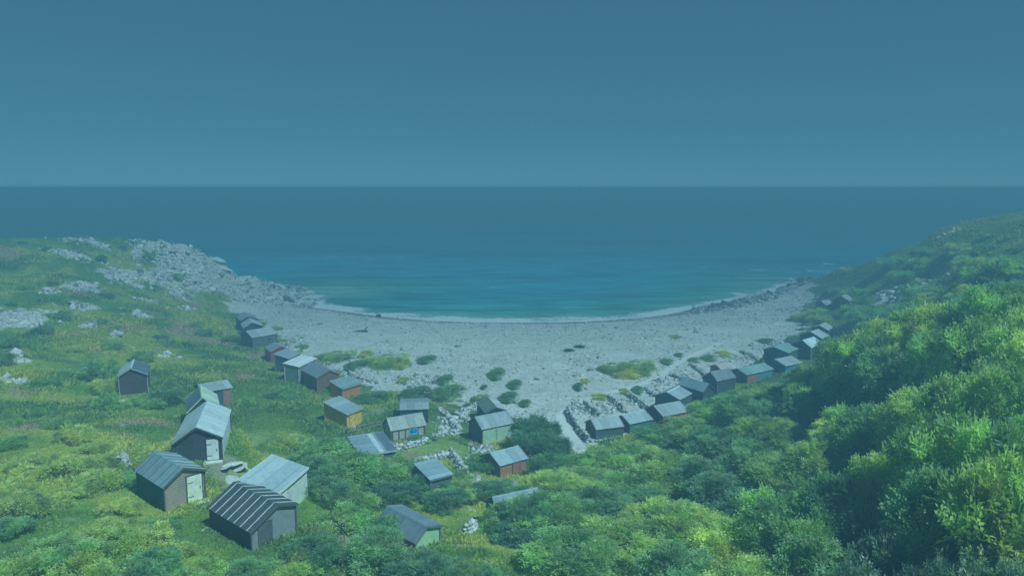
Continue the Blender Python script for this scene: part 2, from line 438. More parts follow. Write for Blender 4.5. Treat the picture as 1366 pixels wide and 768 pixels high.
def mat_paint(c, kind='plain', rough=0.75, spec=0.25):
    """painted or weathered boards: kind plain / horizontal / vertical / corrugated / felt"""
    key = (c, kind)
    if key in _mc: return _mc[key]
    c = tuple(min(.8, q * 1.25 + .04) for q in c)  # dark tones lifted: pale veil of haze mixed into the board colour
    m = NT('boards_' + kind); p = m.coord()
    n = m.noise(p, 2.2, 6, 0.7); nf = m.noise(m.coord(scale=(9, 9, 0.9)), 3.0, 4, 0.7)
    base = m.mix(1.0, c, m.ramp(n, [(0.25, (0.72, 0.7, 0.68)), (0.5, (1, 1, 1)), (0.8, (1.16, 1.15, 1.12))]), 'MULTIPLY')
    base = m.mix(1.0, base, m.ramp(nf, [(0.3, (0.86,) * 3), (0.7, (1.08,) * 3)]), 'MULTIPLY')
    base = m.mix(m.math('MULTIPLY', m.math('SUBTRACT', m.noise(p, 5.5, 5, 0.8), 0.6, True), 1.6), base, (0.2, 0.19, 0.14))
    nrm = m.bump(n, 0.3, 0.02)
    if kind in ('horizontal', 'vertical', 'corrugated'):
        w = m.n('ShaderNodeTexWave', wave_type='BANDS', bands_direction={'horizontal': 'Z', 'vertical': 'X', 'corrugated': 'Y'}[kind], wave_profile='SAW' if kind != 'corrugated' else 'SIN')
        w.inputs['Scale'].default_value = {'horizontal': 2.0, 'vertical': 1.9, 'corrugated': 1.6}[kind]; w.inputs['Distortion'].default_value = 0.0
        vec = p
        if kind == 'vertical':      # boards on walls that face either way: run the bands over x + y
            cx = m.n('ShaderNodeSeparateXYZ'); m.l(p, cx.inputs[0]); cc = m.n('ShaderNodeCombineXYZ'); m.l(m.math('ADD', cx.outputs[0], cx.outputs[1]), cc.inputs[0]); vec = cc.outputs[0]
        m.l(vec, w.inputs['Vector'])
        f = w.outputs['Fac']
        if kind != 'corrugated':
            gap = m.math('LESS_THAN', f, 0.17)
            base = m.mix(m.math('MULTIPLY', gap, 0.75), base, m.mix(1.0, base, (0.25,) * 3, 'MULTIPLY'))
        nrm = m.bump(f, 0.8, 0.04)
    if kind == 'felt':      # overlapping strips of roofing felt, some newer than others
        sy_ = m.n('ShaderNodeSeparateXYZ'); m.l(p, sy_.inputs[0]); q = m.math('MULTIPLY', m.math('ADD', sy_.outputs[1], 20.0), 1.15)
        wn = m.n('ShaderNodeTexWhiteNoise', noise_dimensions='2D'); cb = m.n('ShaderNodeCombineXYZ'); m.l(m.math('FLOOR', q), cb.inputs[0]); m.l(m.math('MULTIPLY', obj_rand(m), 37.0), cb.inputs[1]); m.l(cb.outputs[0], wn.inputs['Vector'])
        base = m.mix(1.0, base, m.ramp(wn.outputs['Value'], [(0, (.84, .84, .84)), (1, (1.14, 1.13, 1.12))]), 'MULTIPLY')
        seam = m.math('LESS_THAN', m.math('FRACT', q), 0.06)
        base = m.mix(m.math('MULTIPLY', seam, 0.5), base, m.mix(1.0, base, (.35, .35, .35), 'MULTIPLY'))
        rust = m.math('MULTIPLY', m.math('SUBTRACT', m.noise(m.coord(scale=(.6, 3, 3)), 1.6, 6, .8), 0.56, True), 2.2)
        base = m.mix(rust, base, (.22, .20, .15))
        nrm = m.bump(m.noise(p, 60, 2), 0.3, 0.01)
    _mc[key] = m.done(m.bsdf(base, rough, nrm, spec))
    return _mc[key]
def mat_glass():
    m = NT('window_glass')
    return m.done(m.bsdf((0.05, 0.08, 0.10), 0.08, None, 0.5))
def mat_sea():
    m = NT('sea_water'); p = geo_pos(m)
    dep = m.attr('depth', 'Fac'); foam = m.attr('foam', 'Fac')
    mp = m.n('ShaderNodeMapping'); mp.inputs['Scale'].default_value = (0.30, 1.0, 1.0); m.l(p, mp.inputs['Vector']); q = mp.outputs['Vector']
    big = m.noise(q, 0.018, 4, 0.55); sm = m.noise(q, 0.16, 4, 0.65); fine = m.noise(q, 0.75, 5, 0.68)
    c = m.ramp(m.math('ADD', dep, m.math('MULTIPLY', m.math('SUBTRACT', big, 0.5), 0.25)), [(0.0, (0.30,0.46,0.36)), (0.07, (0.12,0.38,0.33)), (0.22, (0.11,0.40,0.56)), (0.5, (0.10,0.42,0.70)), (0.75, (0.08,0.34,0.56)), (1.0, (0.04,0.15,0.21))])
    c = m.mix(m.math('MULTIPLY', m.ramp(big, [(0.5, (0, 0, 0)), (0.62, (1, 1, 1))]), 0.45), c, (0.008, 0.09, 0.15))
    c = m.mix(1.0, c, m.ramp(sm, [(0.36, (0.5, 0.58, 0.66)), (0.64, (1.45, 1.38, 1.3))]), 'MULTIPLY')
    fn = m.noise(p, 0.9, 6, 0.8)
    fm = m.math('GREATER_THAN', m.math('ADD', foam, m.math('MULTIPLY', m.math('SUBTRACT', fn, 0.5), 1.9)), 0.62)
    cap = m.math('GREATER_THAN', m.math('MULTIPLY', m.noise(q, 0.30, 3, 0.7), m.noise(q, 0.02, 2, 0.5)), 0.402)
    f = m.math('MAXIMUM', fm, m.math('MULTIPLY', cap, 0.8))
    c = m.mix(f, c, (0.78, 0.80, 0.80))
    rough = m.math('ADD', m.math('MULTIPLY', f, 0.5), 0.22)
    h = m.math('ADD', m.math('MULTIPLY', sm, 0.9), m.math('MULTIPLY', fine, 0.35))
    return m.done(m.bsdf(c, rough, m.bump(h, 1.0, 0.9), 0.16, **{'IOR': 1.33}))

# ------------------------------------------------------------------ sky, sun, camera
SUN_EL, SUN_DIR = math.radians(55), Vector((0.80, -0.60, 0)).normalized()
to_sun = Vector((SUN_DIR.x * math.cos(SUN_EL), SUN_DIR.y * math.cos(SUN_EL), math.sin(SUN_EL)))
w = bpy.data.worlds.new('World'); scene.world = w; w.use_nodes = True
nt = w.node_tree; bg = nt.nodes['Background']
sky = nt.nodes.new('ShaderNodeTexSky'); sky.sky_type = 'NISHITA'; sky.sun_disc = False
sky.sun_elevation = SUN_EL; sky.sun_rotation = math.atan2(to_sun.x, to_sun.y)
sky.altitude = 2500; sky.air_density = SKY_AIR; sky.dust_density = SKY_DUST; sky.ozone_density = SKY_OZONE
gm = nt.nodes.new('ShaderNodeGamma'); gm.inputs['Gamma'].default_value = 0.25      # thin even veil over a clear sky
mx = nt.nodes.new('ShaderNodeMix'); mx.data_type = 'RGBA'; mx.blend_type = 'MULTIPLY'; mx.inputs[0].default_value = 1.0; mx.inputs[7].default_value = (0.71, 0.95, 1.02, 1)
nt.links.new(sky.outputs[0], gm.inputs['Color']); nt.links.new(gm.outputs[0], mx.inputs[6]); nt.links.new(mx.outputs[2], bg.inputs['Color']); bg.inputs['Strength'].default_value = SKY_STRENGTH
sl = bpy.data.lights.new('sun', 'SUN'); sl.energy = SUN_STRENGTH; sl.angle = math.radians(0.5); sl.color = (1.0, 0.93, 0.80)
so = link(bpy.data.objects.new('sun', sl)); so.location = (60, -30, 90); so.rotation_euler = to_sun.to_track_quat('Z', 'Y').to_euler()
cam = bpy.data.cameras.new('camera'); cam.sensor_width = 36; cam.lens = 36 * FPX / 1366; cam.clip_end = 120000; cam.clip_start = 0.1
co = link(bpy.data.objects.new('camera', cam)); co.location = (0, 0, H); co.rotation_euler = (math.pi / 2 - PITCH, 0, 0)
scene.camera = co
vs = scene.view_settings; vs.view_transform = 'Standard'; vs.look = 'None'; vs.gamma = 1; vs.exposure = EXPOSURE; vs.use_curve_mapping = False
if WB:
    vs.use_white_balance = True; vs.white_balance_temperature = WB[0]; vs.white_balance_tint = WB[1]
scene.cycles.volume_bounces = 0; scene.cycles.max_bounces = 8; scene.cycles.diffuse_bounces = 5; scene.cycles.transparent_max_bounces = 8
scene.cycles.use_denoising = True

# haze
m = NT('sea_haze_air'); pv = m.n('ShaderNodeVolumePrincipled')
pv.inputs['Color'].default_value = (*HAZE_COL, 1); pv.inputs['Density'].default_value = HAZE_D; pv.inputs['Anisotropy'].default_value = 0.0
m.l(pv.outputs[0], m.out.inputs['Volume'])
R_ = 41000
hz = MB().box(-R_, R_, -R_, R_, -14.0, H + 0.12).build('haze', m.m); tag(hz, kind='stuff')

# ------------------------------------------------------------------ ground sheet
def veg_col(x, y):
    """colour of the plants that grow at (x, y): grass, bramble, dry stalks in patches"""
    a = fbm(x / 17, y / 17, 50, 4); b = fbm(x / 4.5, y / 4.5, 60, 4); c = fbm(x / 9, y / 9, 70, 4); d = fbm(x / 1.8, y / 1.8, 80, 3)
    lo = np.array([0.14, 0.20, 0.042]); mid = np.array([0.16, 0.235, 0.036]); hi = np.array([0.29, 0.33, 0.05]); dry = np.array([0.30, 0.25, 0.15])
    t = np.clip((a - 0.5) * 2.2 + (b - 0.5) * 1.7 + (d - .5) * 0.8 + 0.74, 0, 1)[..., None]
    k = np.where(t < 0.5, lo + (mid - lo) * t * 2, mid + (hi - mid) * (t - 0.5) * 2)
    e = (sst(0.57, 0.68, c) * sst(0.48, 0.62, b))[..., None] * 0.75
    k = k + (dry - k) * e
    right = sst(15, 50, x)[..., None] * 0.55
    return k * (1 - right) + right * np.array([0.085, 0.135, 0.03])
def axis(lo, hi, fine_lo, fine_hi, step):
    a = list(np.arange(fine_lo, fine_hi + 1e-6, step)); s = step
    p = fine_hi
    while p < hi: s *= 1.15; p += s; a.append(p)
    s = step; p = fine_lo
    while p > lo: s *= 1.15; p -= s; a.insert(0, p)
    return np.array(a)
gx = axis(-420, 420, -150, 150, 0.62); gy = axis(-260, 330, 18, 245, 0.62)
GX, GY = np.meshgrid(gx, gy)
GZ = hgt(GX.ravel(), GY.ravel()).reshape(GX.shape)
far = np.maximum(np.abs(GX) - 150, 0) + np.maximum(GY - 260, 0)
GZ = np.where(GY > 215, GZ - np.maximum(np.abs(GX) - 60, 0) * 0.0, GZ)
GZ = GZ - np.maximum(GY - 235, 0) * 0.5 * (GZ > -9)
ny, nx = GX.shape
idx = np.arange(nx * ny).reshape(ny, nx)
F = np.stack([idx[:-1, :-1], idx[:-1, 1:], idx[1:, 1:], idx[1:, :-1]], -1).reshape(-1, 4)
bm_, rm_, br_ = zones(GX.ravel(), GY.ravel())
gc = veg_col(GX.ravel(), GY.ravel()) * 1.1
lawn_ = ell(GX.ravel(), GY.ravel(), LAWN, 0)[:, None]; gc = gc + (np.array([0.30, 0.37, 0.10]) - gc) * lawn_ * .9
soil = np.array([0.30, 0.27, 0.20]); gc = gc + (soil - gc) * (br_ * 0.75)[:, None]
zz = GZ.ravel()
wet = (1 - sst(0.3, 0.85, zz + (fbm(GX.ravel() / 5, GY.ravel() / 5, 91, 3) - .5) * 0.8)) * (GY.ravel() > 150)
# line of damp weed left by the last tide
tl = np.exp(-((zz - 0.75 - (fbm(GX.ravel() / 8, GY.ravel() / 8, 92, 3) - .5) * 0.5) / 0.10) ** 2) * (GX.ravel() > 20) * 0.8
pd_ = seg_dist(GX.ravel(), GY.ravel(), PATHL)
shore = (zz < 0.9) & (GY.ravel() > 120)
bm_ = np.maximum(bm_, (shore & (rm_ < .5)).astype(float))
gr_o = mesh_np('ground', np.stack([GX.ravel(), GY.ravel(), zz], -1), F, mat_ground(), gc, smooth=True)
add_attr(gr_o, 'beach', np.maximum(bm_, (pd_ < 1.0) * 1.0)); add_attr(gr_o, 'rock', rm_ * (1 - bm_ * 0.5)); add_attr(gr_o, 'wet', np.maximum(wet, tl))
tag(gr_o, kind='structure')
# trodden path: a worn sheet of fine gravel lying on the ground
def ribbon(line, wid, lift, step=0.8):
    P = [Vector((*p, 0)) for p in line]; pts = []
    for a, b in zip(P[:-1], P[1:]):
        k = max(1, int((b - a).length / step))
        pts += [a.lerp(b, i / k) for i in range(k)]
    pts.append(P[-1])
    for _ in range(3): pts = [pts[0]] + [(pts[i-1] + pts[i] * 2 + pts[i+1]) / 4 for i in range(1, len(pts) - 1)] + [pts[-1]]
    V = []
    for i, p in enumerate(pts):
        t = (pts[min(i+1, len(pts)-1)] - pts[max(i-1, 0)]).normalized(); n = Vector((-t.y, t.x, 0))
        ww = wid * (0.85 + 0.4 * float(vnoise(i * 0.4, 3.0, 4)))
        for s in (-1, -0.4, 0.4, 1):
            q = p + n * s * ww; V.append((q.x, q.y, 0))
    V = np.array(V); V[:, 2] = hgt(V[:, 0], V[:, 1]) + lift
    F = [(i*4+j, i*4+j+1, i*4+j+5, i*4+j+4) for i in range(len(pts)-1) for j in range(3)]
    return V, np.array(F)
m = NT('trodden_gravel'); p = geo_pos(m)
pc = m.ramp(m.noise(p, 6.0, 6, 0.8), [(0.3, (0.60,0.585,0.54)), (0.7, (0.78,0.76,0.71))])
path_mat = m.done(m.bsdf(pc, 0.95, m.bump(m.noise(p, 9, 4), 0.4, 0.05), 0.1))
V, F = ribbon(PATHL, 0.62, 0.05)
tag(mesh_np('path', V, F, path_mat, smooth=True), kind='structure')

# ------------------------------------------------------------------ sea
sx = axis(-40000, 40000, -210, 210, 1.3); sy = axis(140, 40000, 150, 330, 0.9)
SX, SY = np.meshgrid(sx, sy); xs, ys = SX.ravel(), SY.ravel()
near = (np.abs(xs) < 230) & (ys < 340)
gh = np.full(xs.shape, -12.0); gh[near] = hgt(xs[near], ys[near])
shore_d = np.full(xs.shape, 400.0)
SHORE = [hit0(*q) for q in [(380,406),(430,415),(500,425),(600,431),(683,432),(800,430),(880,424),(950,410),(1000,399),(1050,388),(1100,375)]] + [(98, 244)]
SHORE = [(-58, 222), (-62, 212)] + SHORE
nb = (np.abs(xs) < 400) & (ys < 700)
shore_d[nb] = seg_dist(xs[nb], ys[nb], SHORE)
dep = np.clip(sst(0, 1, np.clip(shore_d / 110, 0, 1)) * 0.45 + np.clip((shore_d) / 900, 0, 1) * 0.4 + np.clip(ys / 4000, 0, 1) * .2, 0, 1)
fo = np.zeros(xs.shape)
fo[near] = (1 - sst(0.1, 2.0, -gh[near])) * (0.45 + 0.85 * fbm(xs[near] / 7, ys[near] / 4, 33, 3))
for (u, v, ru, rv) in [(402,388,16,4),(395,400,14,5),(425,404,14,5),(1055,372,10,3),(1080,361,10,2),(1105,352,14,2),(1030,388,14,4),(985,392,14,4),(955,404,16,4),(1000,398,20,4),(925,412,16,3)]:
    d = ray(u, v); t = -H / d[2]; X, Y = d[0] * t, d[1] * t
    q = np.hypot((xs - X) / (ru * Y / FPX), (ys - Y) / (rv * Y / FPX / 0.16))
    fo = np.maximum(fo, (1 - sst(0.3, 1.2, q)) * 0.78)
nx, ny = len(sx), len(sy); idx = np.arange(nx * ny).reshape(ny, nx)
F = np.stack([idx[:-1, :-1], idx[:-1, 1:], idx[1:, 1:], idx[1:, :-1]], -1).reshape(-1, 4)
sz = np.zeros(xs.shape)
sz[near] = (fbm(xs[near] / 16, ys[near] / 5, 77, 3) - 0.5) * 0.35 * sst(0.2, 2.0, -gh[near])
sea = mesh_np('sea', np.stack([xs, ys, sz], -1), F, mat_sea(), smooth=True)
add_attr(sea, 'depth', dep); add_attr(sea, 'foam', fo); tag(sea, kind='structure')

# ------------------------------------------------------------------ low plants that cover the slopes
LEAFG = mat_leaf('scrub_leaves', trans=0.5, var=0.0)
def blades(P, size, C, k, lean, rg, wid=0.22):
    """k blades of grass or leaf per tuft"""
    n = len(P); P = np.repeat(P, k, 0); S = np.repeat(size, k) * rg.uniform(0.6, 1.25, n * k); C = np.repeat(C, k, 0) * rg.uniform(0.65, 1.35, (n * k, 1))
    C = C * (1 + (rg.random((n * k, 3)) - .5) * np.array([0.3, 0.1, 0.2]))
    az = rg.uniform(0, 2 * math.pi, n * k); ln = rg.uniform(0.1, 1, n * k) * lean
    D = np.stack([np.cos(az) * ln, np.sin(az) * ln, np.ones(n * k)], -1); D /= np.linalg.norm(D, axis=1)[:, None]
    W = np.cross(D, rg.normal(size=(n * k, 3))); W /= np.linalg.norm(W, axis=1)[:, None] + 1e-6
    P = P + np.stack([np.cos(az), np.sin(az), np.zeros(n * k)], -1) * (S * rg.uniform(0, 0.7, n * k))[:, None]
    L = D * S[:, None]; Wd = W * (S * wid)[:, None]
    V = np.stack([P - L * 0.05, P + L * 0.55 + Wd, P + L, P + L * 0.55 - Wd], 1).reshape(-1, 3)
    F = np.arange(n * k * 4).reshape(-1, 4)
    return V, F, np.repeat(C, 4, 0)
def hut_clear(x, y, marg=0.15):
    ok = np.ones(x.shape, bool)
    for k in HUTS.values():
        mm = (np.abs(x - k[0]) < 7) & (np.abs(y - k[1]) < 7)
        if mm.any():
            z = ok[mm]; z &= hut_dist(x[mm], y[mm], k) > marg; ok[mm] = z
    return ok
NC = int(300000 * COVER)
dd = 20 * (250 / 20) ** RG.random(NC); aa = RG.uniform(-0.68, 0.68, NC)
px, py = dd * np.sin(aa), dd * np.cos(aa)
b_, r_, s_ = zones(px, py); hh = hgt(px, py)
pathd = seg_dist(px, py, PATHL); lw_ = ell(px, py, LAWN, 0)
keep = (lw_ < .4) & (b_ < .5) & (r_ < 0.35 + 0.5 * RG.random(NC) * (RG.random(NC) < .25)) & (s_ < 0.3 + 0.6 * RG.random(NC)) & (hh > 0.9) & hut_clear(px, py) & (pathd > 0.9)
px, py, hh, dd = px[keep], py[keep], hh[keep], dd[keep]
lush = fbm(px / 5, py / 5, 101, 4)
size = (0.10 + 0.0012 * dd) * (0.6 + 1.3 * sst(0.35, 0.7, lush)) * RG.uniform(0.7, 1.4, len(px))
V, F, C = blades(np.stack([px, py, hh - 0.02], -1), size, veg_col(px, py) * np.array([2.15, 1.85, 3.4]), 4, 1.5, RG, 0.17)  # tint brightened, bluest most: haze over the slope worked into the plant colour
tag(mesh_np('hillside_scrub', V, F, LEAFG, C), kind='stuff')
# pale flower heads and seed stalks standing above the near grass
NF = 2600
dd = 26 * (60 / 26) ** RG.random(NF); aa = RG.uniform(-0.64, -0.12, NF); px, py = dd * np.sin(aa), dd * np.cos(aa)
ok = hut_clear(px, py, .4) & (zones(px, py)[2] < .4) & (fbm(px / 4, py / 4, 111, 3) > 0.5)
px, py = px[ok], py[ok]; hh = hgt(px, py) + 0.35
V, F, C = blades(np.stack([px, py, hh], -1), np.full(len(px), 0.16), np.tile([0.5, 0.52, 0.36], (len(px), 1)), 2, 0.6, RG, 0.3)
tag(mesh_np('meadow_flowers', V, F, LEAFG, C), kind='stuff')

# ------------------------------------------------------------------ rocks
ROCK_PALE = mat_rock('pale_limestone', (0.38,0.36,0.32), (0.66,0.64,0.59), (0.82,0.80,0.75))
ROCK_DARK = mat_rock('weedy_shore_rock', (0.05,0.05,0.035), (0.13,0.12,0.09), (0.30,0.28,0.23))
def boulder_mesh(seed, n=13, flat=0.7):
    r = random.Random(seed); bm = bmesh.new()
    for i in range(n):
        v = Vector((r.gauss(0, 1), r.gauss(0, 1), r.gauss(0, 1))).normalized()
        q = max(abs(v.x), abs(v.y), abs(v.z)); v = v / q ** 0.7
        bm.verts.new((v.x * r.uniform(.8, 1.1), v.y * r.uniform(.7, 1), v.z * flat * r.uniform(.75, 1)))
    bmesh.ops.convex_hull(bm, input=bm.verts[:])
    bmesh.ops.delete(bm, geom=[v for v in bm.verts if not v.link_faces], context='VERTS')
    bmesh.ops.bevel(bm, geom=bm.edges[:], offset=0.09, segments=1, affect='EDGES')
    bmesh.ops.triangulate(bm, faces=[f for f in bm.faces if len(f.verts) > 4])
    me = bpy.data.meshes.new('boulder'); bm.to_mesh(me); bm.free()
    return me
BM = [boulder_mesh(i, 12 + i % 4, [0.6, 0.8, 0.5, 0.9][i % 4]) for i in range(9)]
BMP, BMD = [], []
for me in BM:
    a = me.copy(); a.materials.append(ROCK_PALE); BMP.append(a)
    b = me.copy(); b.materials.append(ROCK_DARK); BMD.append(b)
def boulder(p, s, pale, label, group, name='boulder', sink=0.3, flat=1.0):
    o = bpy.data.objects.new(name, rnd.choice(BMP if pale else BMD))
    o.location = (p[0], p[1], p[2] + s * (0.5 - sink)); o.scale = (s * rnd.uniform(.8, 1.3), s * rnd.uniform(.7, 1.1), s * rnd.uniform(.7, 1.1) * flat)
    o.rotation_euler = (rnd.uniform(-.35, .35), rnd.uniform(-.35, .35), rnd.uniform(0, 6.28))
    link(o); tag(o, label, 'boulder', group); return o
def in_poly_samples(poly, n, rg):
    a = np.array(poly); lo, hi = a.min(0), a.max(0); out = []
    while len(out) < n:
        q = rg.uniform(lo, hi, (n * 3, 2)); k = inpoly(q[:, 0], q[:, 1], poly); out += [tuple(t) for t in q[k]]
    return out[:n]
RR = np.random.default_rng(5)
for (x, y) in in_poly_samples(ROCKZ, 90, RR):
    z = hgt(x, y)[0]
    if z < -0.3: continue
    s = min(3.6, 0.5 + RR.exponential(0.85))
    boulder((x, y, z), s, True, 'pale limestone block on the rocky seaward end of the left headland', 'limestone blocks on the left headland', sink=.45, flat=.6)
for (X, Y, a, b) in OUTC[:22]:
    for k in range(2):
        x, y = X + RR.normal() * a * .35, Y + RR.normal() * b * .35
        boulder((x, y, hgt(x, y)[0]), RR.uniform(.35, .95) * min(1.3, .55 + a * .15), True, 'pale limestone boulder showing through the grass of the left slope', 'limestone boulders on the left slope', sink=.45, flat=.8)
def shore_band(pts, n, wu, wv, pale_p, label, group, smin=.35, ex=.45):
    for i in range(n):
        t = RR.random() * (len(pts) - 1); k = int(t); f = t - k
        u = pts[k][0] * (1 - f) + pts[k + 1][0] * f + RR.normal() * wu; v = pts[k][1] * (1 - f) + pts[k + 1][1] * f + RR.normal() * wv
        d = ray(u, v); tt = -(H - 0.3) / d[2]; x, y = d[0] * tt, d[1] * tt
        z = max(hgt(x, y)[0], -0.25)
        boulder((x, y, z), min(2.2, smin + RR.exponential(ex)), RR.random() < pale_p, label, group)
shore_band([(930,416),(960,411),(990,404),(1020,398),(1050,392),(1085,382),(1108,370),(1128,356)], 150, 7, 2.6, .4, 'weathered shore boulder at the water\'s edge below the right headland', 'shore boulders below the right headland')
shore_band([(318,388),(340,392),(365,390),(385,392),(395,398),(385,404)], 60, 8, 3, .75, 'weathered shore boulder at the foot of the left headland', 'shore boulders below the left headland')
shore_band([(430,413),(470,420),(560,429),(620,431)], 7, 6, 1, .2, 'small dark rock awash in the shallows off the left of the beach', 'rocks awash by the beach', .2, .25)
# cobbles strewn over the beach: nobody could count them
ico = bmesh.new(); bmesh.ops.create_icosphere(ico, subdivisions=1, radius=1); ico.verts.ensure_lookup_table()
IV = np.array([v.co[:] for v in ico.verts]); IF = np.array([[v.index for v in f.verts] for f in ico.faces]); ico.free()
def stones(P, S, C, rg, flat=0.6, jit=0.22):
    n = len(P); k = len(IV)
    V = IV[None] * (1 + rg.normal(size=(n, k, 1)) * jit) * S[:, None, None] * rg.uniform(.7, 1.3, (n, 1, 3)) * np.array([1, 1, flat])
    a = rg.uniform(0, 6.28, n); ca, sa = np.cos(a)[:, None], np.sin(a)[:, None]
    V = np.stack([V[..., 0] * ca - V[..., 1] * sa, V[..., 0] * sa + V[..., 1] * ca, V[..., 2]], -1) + P[:, None]
    F = (IF[None] + (np.arange(n) * k)[:, None, None]).reshape(-1, 3)
    return V.reshape(-1, 3), F, np.repeat(C, k, 0)
m = NT('beach_cobble'); cc = m.attr('Col'); cc = m.mix(1.0, cc, m.ramp(m.noise(geo_pos(m), 5, 3), [(.3, (.75,.75,.75)), (.7, (1.15,1.14,1.12))]), 'MULTIPLY')
COBBLE = m.done(m.bsdf(cc, 0.85, None, 0.2))
def stone_cols(n, rg, lo=.38, hi=.80):
    g = rg.uniform(lo, hi, (n, 1)); dk = rg.random((n, 1)) < .12
    g = np.where(dk, g * .45, g)
    return g * np.array([1, .985, .94]) * (1 + (rg.random((n, 3)) - .5) * .06)
N = 42000
q = np.stack([RG.uniform(-75, 98, N), RG.uniform(80, 235, N)], -1)
b_, r_, s_ = zones(q[:, 0], q[:, 1]); hh = hgt(q[:, 0], q[:, 1])
ok = (b_ > .5) & (hh > 0.1) & hut_clear(q[:, 0], q[:, 1]) & (fbm(q[:, 0] / 6, q[:, 1] / 6, 121, 4) + RG.normal(size=N) * .12 > 0.46)
q, hh = q[ok], hh[ok]
S = np.minimum(.55, .09 + RG.exponential(.06, len(q)))
V, F, C = stones(np.stack([q[:, 0], q[:, 1], hh + S * .15], -1), S, stone_cols(len(q), RG), RG)
tag(mesh_np('beach_cobbles', V, F, COBBLE, C), kind='stuff')
# rubble floors of the hut plots
PLOTS = [(785,548,14,6),(808,546,14,7),(845,536,16,6),(866,522,14,5),(885,510,14,4),(912,505,16,5),(990,478,22,5),(1030,466,20,6),(1035,458,16,5),(1062,452,12,5),(560,507,50,8),(606,556,22,8),(590,571,12,4),(611,618,8,7),(630,640,16,5),(480,500,18,8),(440,484,10,6),(385,458,22,8),(400,452,20,6),(365,470,10,5),(645,598,16,4),(1085,402,14,5),(690,536,10,4),(1050,412,26,8)]
PP = []
for (u, v, ru, rv) in PLOTS:
    g = G(u, v); dep_ = math.atan2(H - g[2], g[1]); n = int(ru * rv * 1.5)
    PP.append(np.stack([g[0] + RG.normal(size=n) * ru * g[1] / FPX * .55, g[1] + RG.normal(size=n) * rv * g[1] / FPX / math.sin(dep_) * .55], -1))
q = np.concatenate(PP); q = q[hut_clear(q[:, 0], q[:, 1], .1)]; hh = hgt(q[:, 0], q[:, 1])
S = np.minimum(.4, .08 + RG.exponential(.07, len(q)))
V, F, C = stones(np.stack([q[:, 0], q[:, 1], hh + S * .1], -1), S, stone_cols(len(q), RG, .36, .72), RG, .75, .3)
tag(mesh_np('plot_rubble', V, F, COBBLE, C), kind='stuff')
# scree between the blocks of the headlands
q = np.array(in_poly_samples(ROCKZ, 2600, RR)); hh = hgt(q[:, 0], q[:, 1]); ok = hh > 0; q, hh = q[ok], hh[ok]
S = np.minimum(.7, .14 + RG.exponential(.13, len(q)))
V, F, C = stones(np.stack([q[:, 0], q[:, 1], hh + S * .1], -1), S, stone_cols(len(q), RG, .5, .84), RG, .8, .3)
tag(mesh_np('headland_scree', V, F, COBBLE, C), kind='stuff')
band = []
for i in range(3000):
    pts = [(930,416),(960,411),(990,404),(1020,400),(1050,394),(1085,386),(1108,374),(1130,357)]; t = RR.random() * 7; k = int(t); f = t - k
    u = pts[k][0] * (1-f) + pts[k+1][0] * f + RR.normal() * 8; v = pts[k][1] * (1-f) + pts[k+1][1] * f + RR.normal() * 4
    d = ray(u, v); tt = -(H - .3) / d[2]; band.append((d[0] * tt, d[1] * tt))
q = np.array(band); hh = np.maximum(hgt(q[:, 0], q[:, 1]), -.15); S = np.minimum(.6, .15 + RG.exponential(.14, len(q)))
V, F, C = stones(np.stack([q[:, 0], q[:, 1], hh + S * .1], -1), S, stone_cols(len(q), RG, .14, .52), RG, .8, .3)
tag(mesh_np('shore_shingle', V, F, COBBLE, C), kind='stuff')

PP = []
for (X, Y, a, b) in OUTC:
    n = int(min(70, 9 * a * b ** .5)); PP.append(np.stack([X + RG.normal(size=n) * a * .5, Y + RG.normal(size=n) * b * .5], -1))
q = np.concatenate(PP); q = q[hut_clear(q[:, 0], q[:, 1], .5)]; hh = hgt(q[:, 0], q[:, 1]); S = np.minimum(.8, .15 + RG.exponential(.18, len(q)))
V, F, C = stones(np.stack([q[:, 0], q[:, 1], hh + S * .05], -1), S, stone_cols(len(q), RG, .36, .72), RG, .8, .3)
tag(mesh_np('outcrop_rubble', V, F, COBBLE, C), kind='stuff')

# ------------------------------------------------------------------ dry stone walls
def stone_wall(pix, label, hgt_=0.75, wid=0.45):
    L = [G(*p) for p in pix]; P, S = [], []
    for a, b in zip(L[:-1], L[1:]):
        d = b - a; ln = math.hypot(d[0], d[1]); t = d / max(ln, .01); n = np.array([-t[1], t[0], 0])
        for i in range(max(2, int(ln / .3))):
            for layer in range(max(1, int(hgt_ / .24))):
                for side in (-1, 0, 1) if layer < 1 else (-.6, .6) if layer < 2 else (0,):
                    q = a + d * ((i + RG.uniform(-.4, .4)) / max(2, int(ln / .3))) + n * side * wid * .55 + RG.normal(size=3) * .05
                    P.append([q[0], q[1], layer * .24 + .1]); S.append(RG.uniform(.17, .27))
    P = np.array(P); P[:, 2] += hgt(P[:, 0], P[:, 1]); c = P.mean(0); c[2] = P[:, 2].min()
    V, F, C = stones(P - c, np.array(S), stone_cols(len(P), RG, .36, .72), RG, .8, .28)
    o = mesh_np('stone_wall', V, F, COBBLE, C); o.location = c
    tag(o, label, 'stone wall', 'dry stone walls around the hut plots')
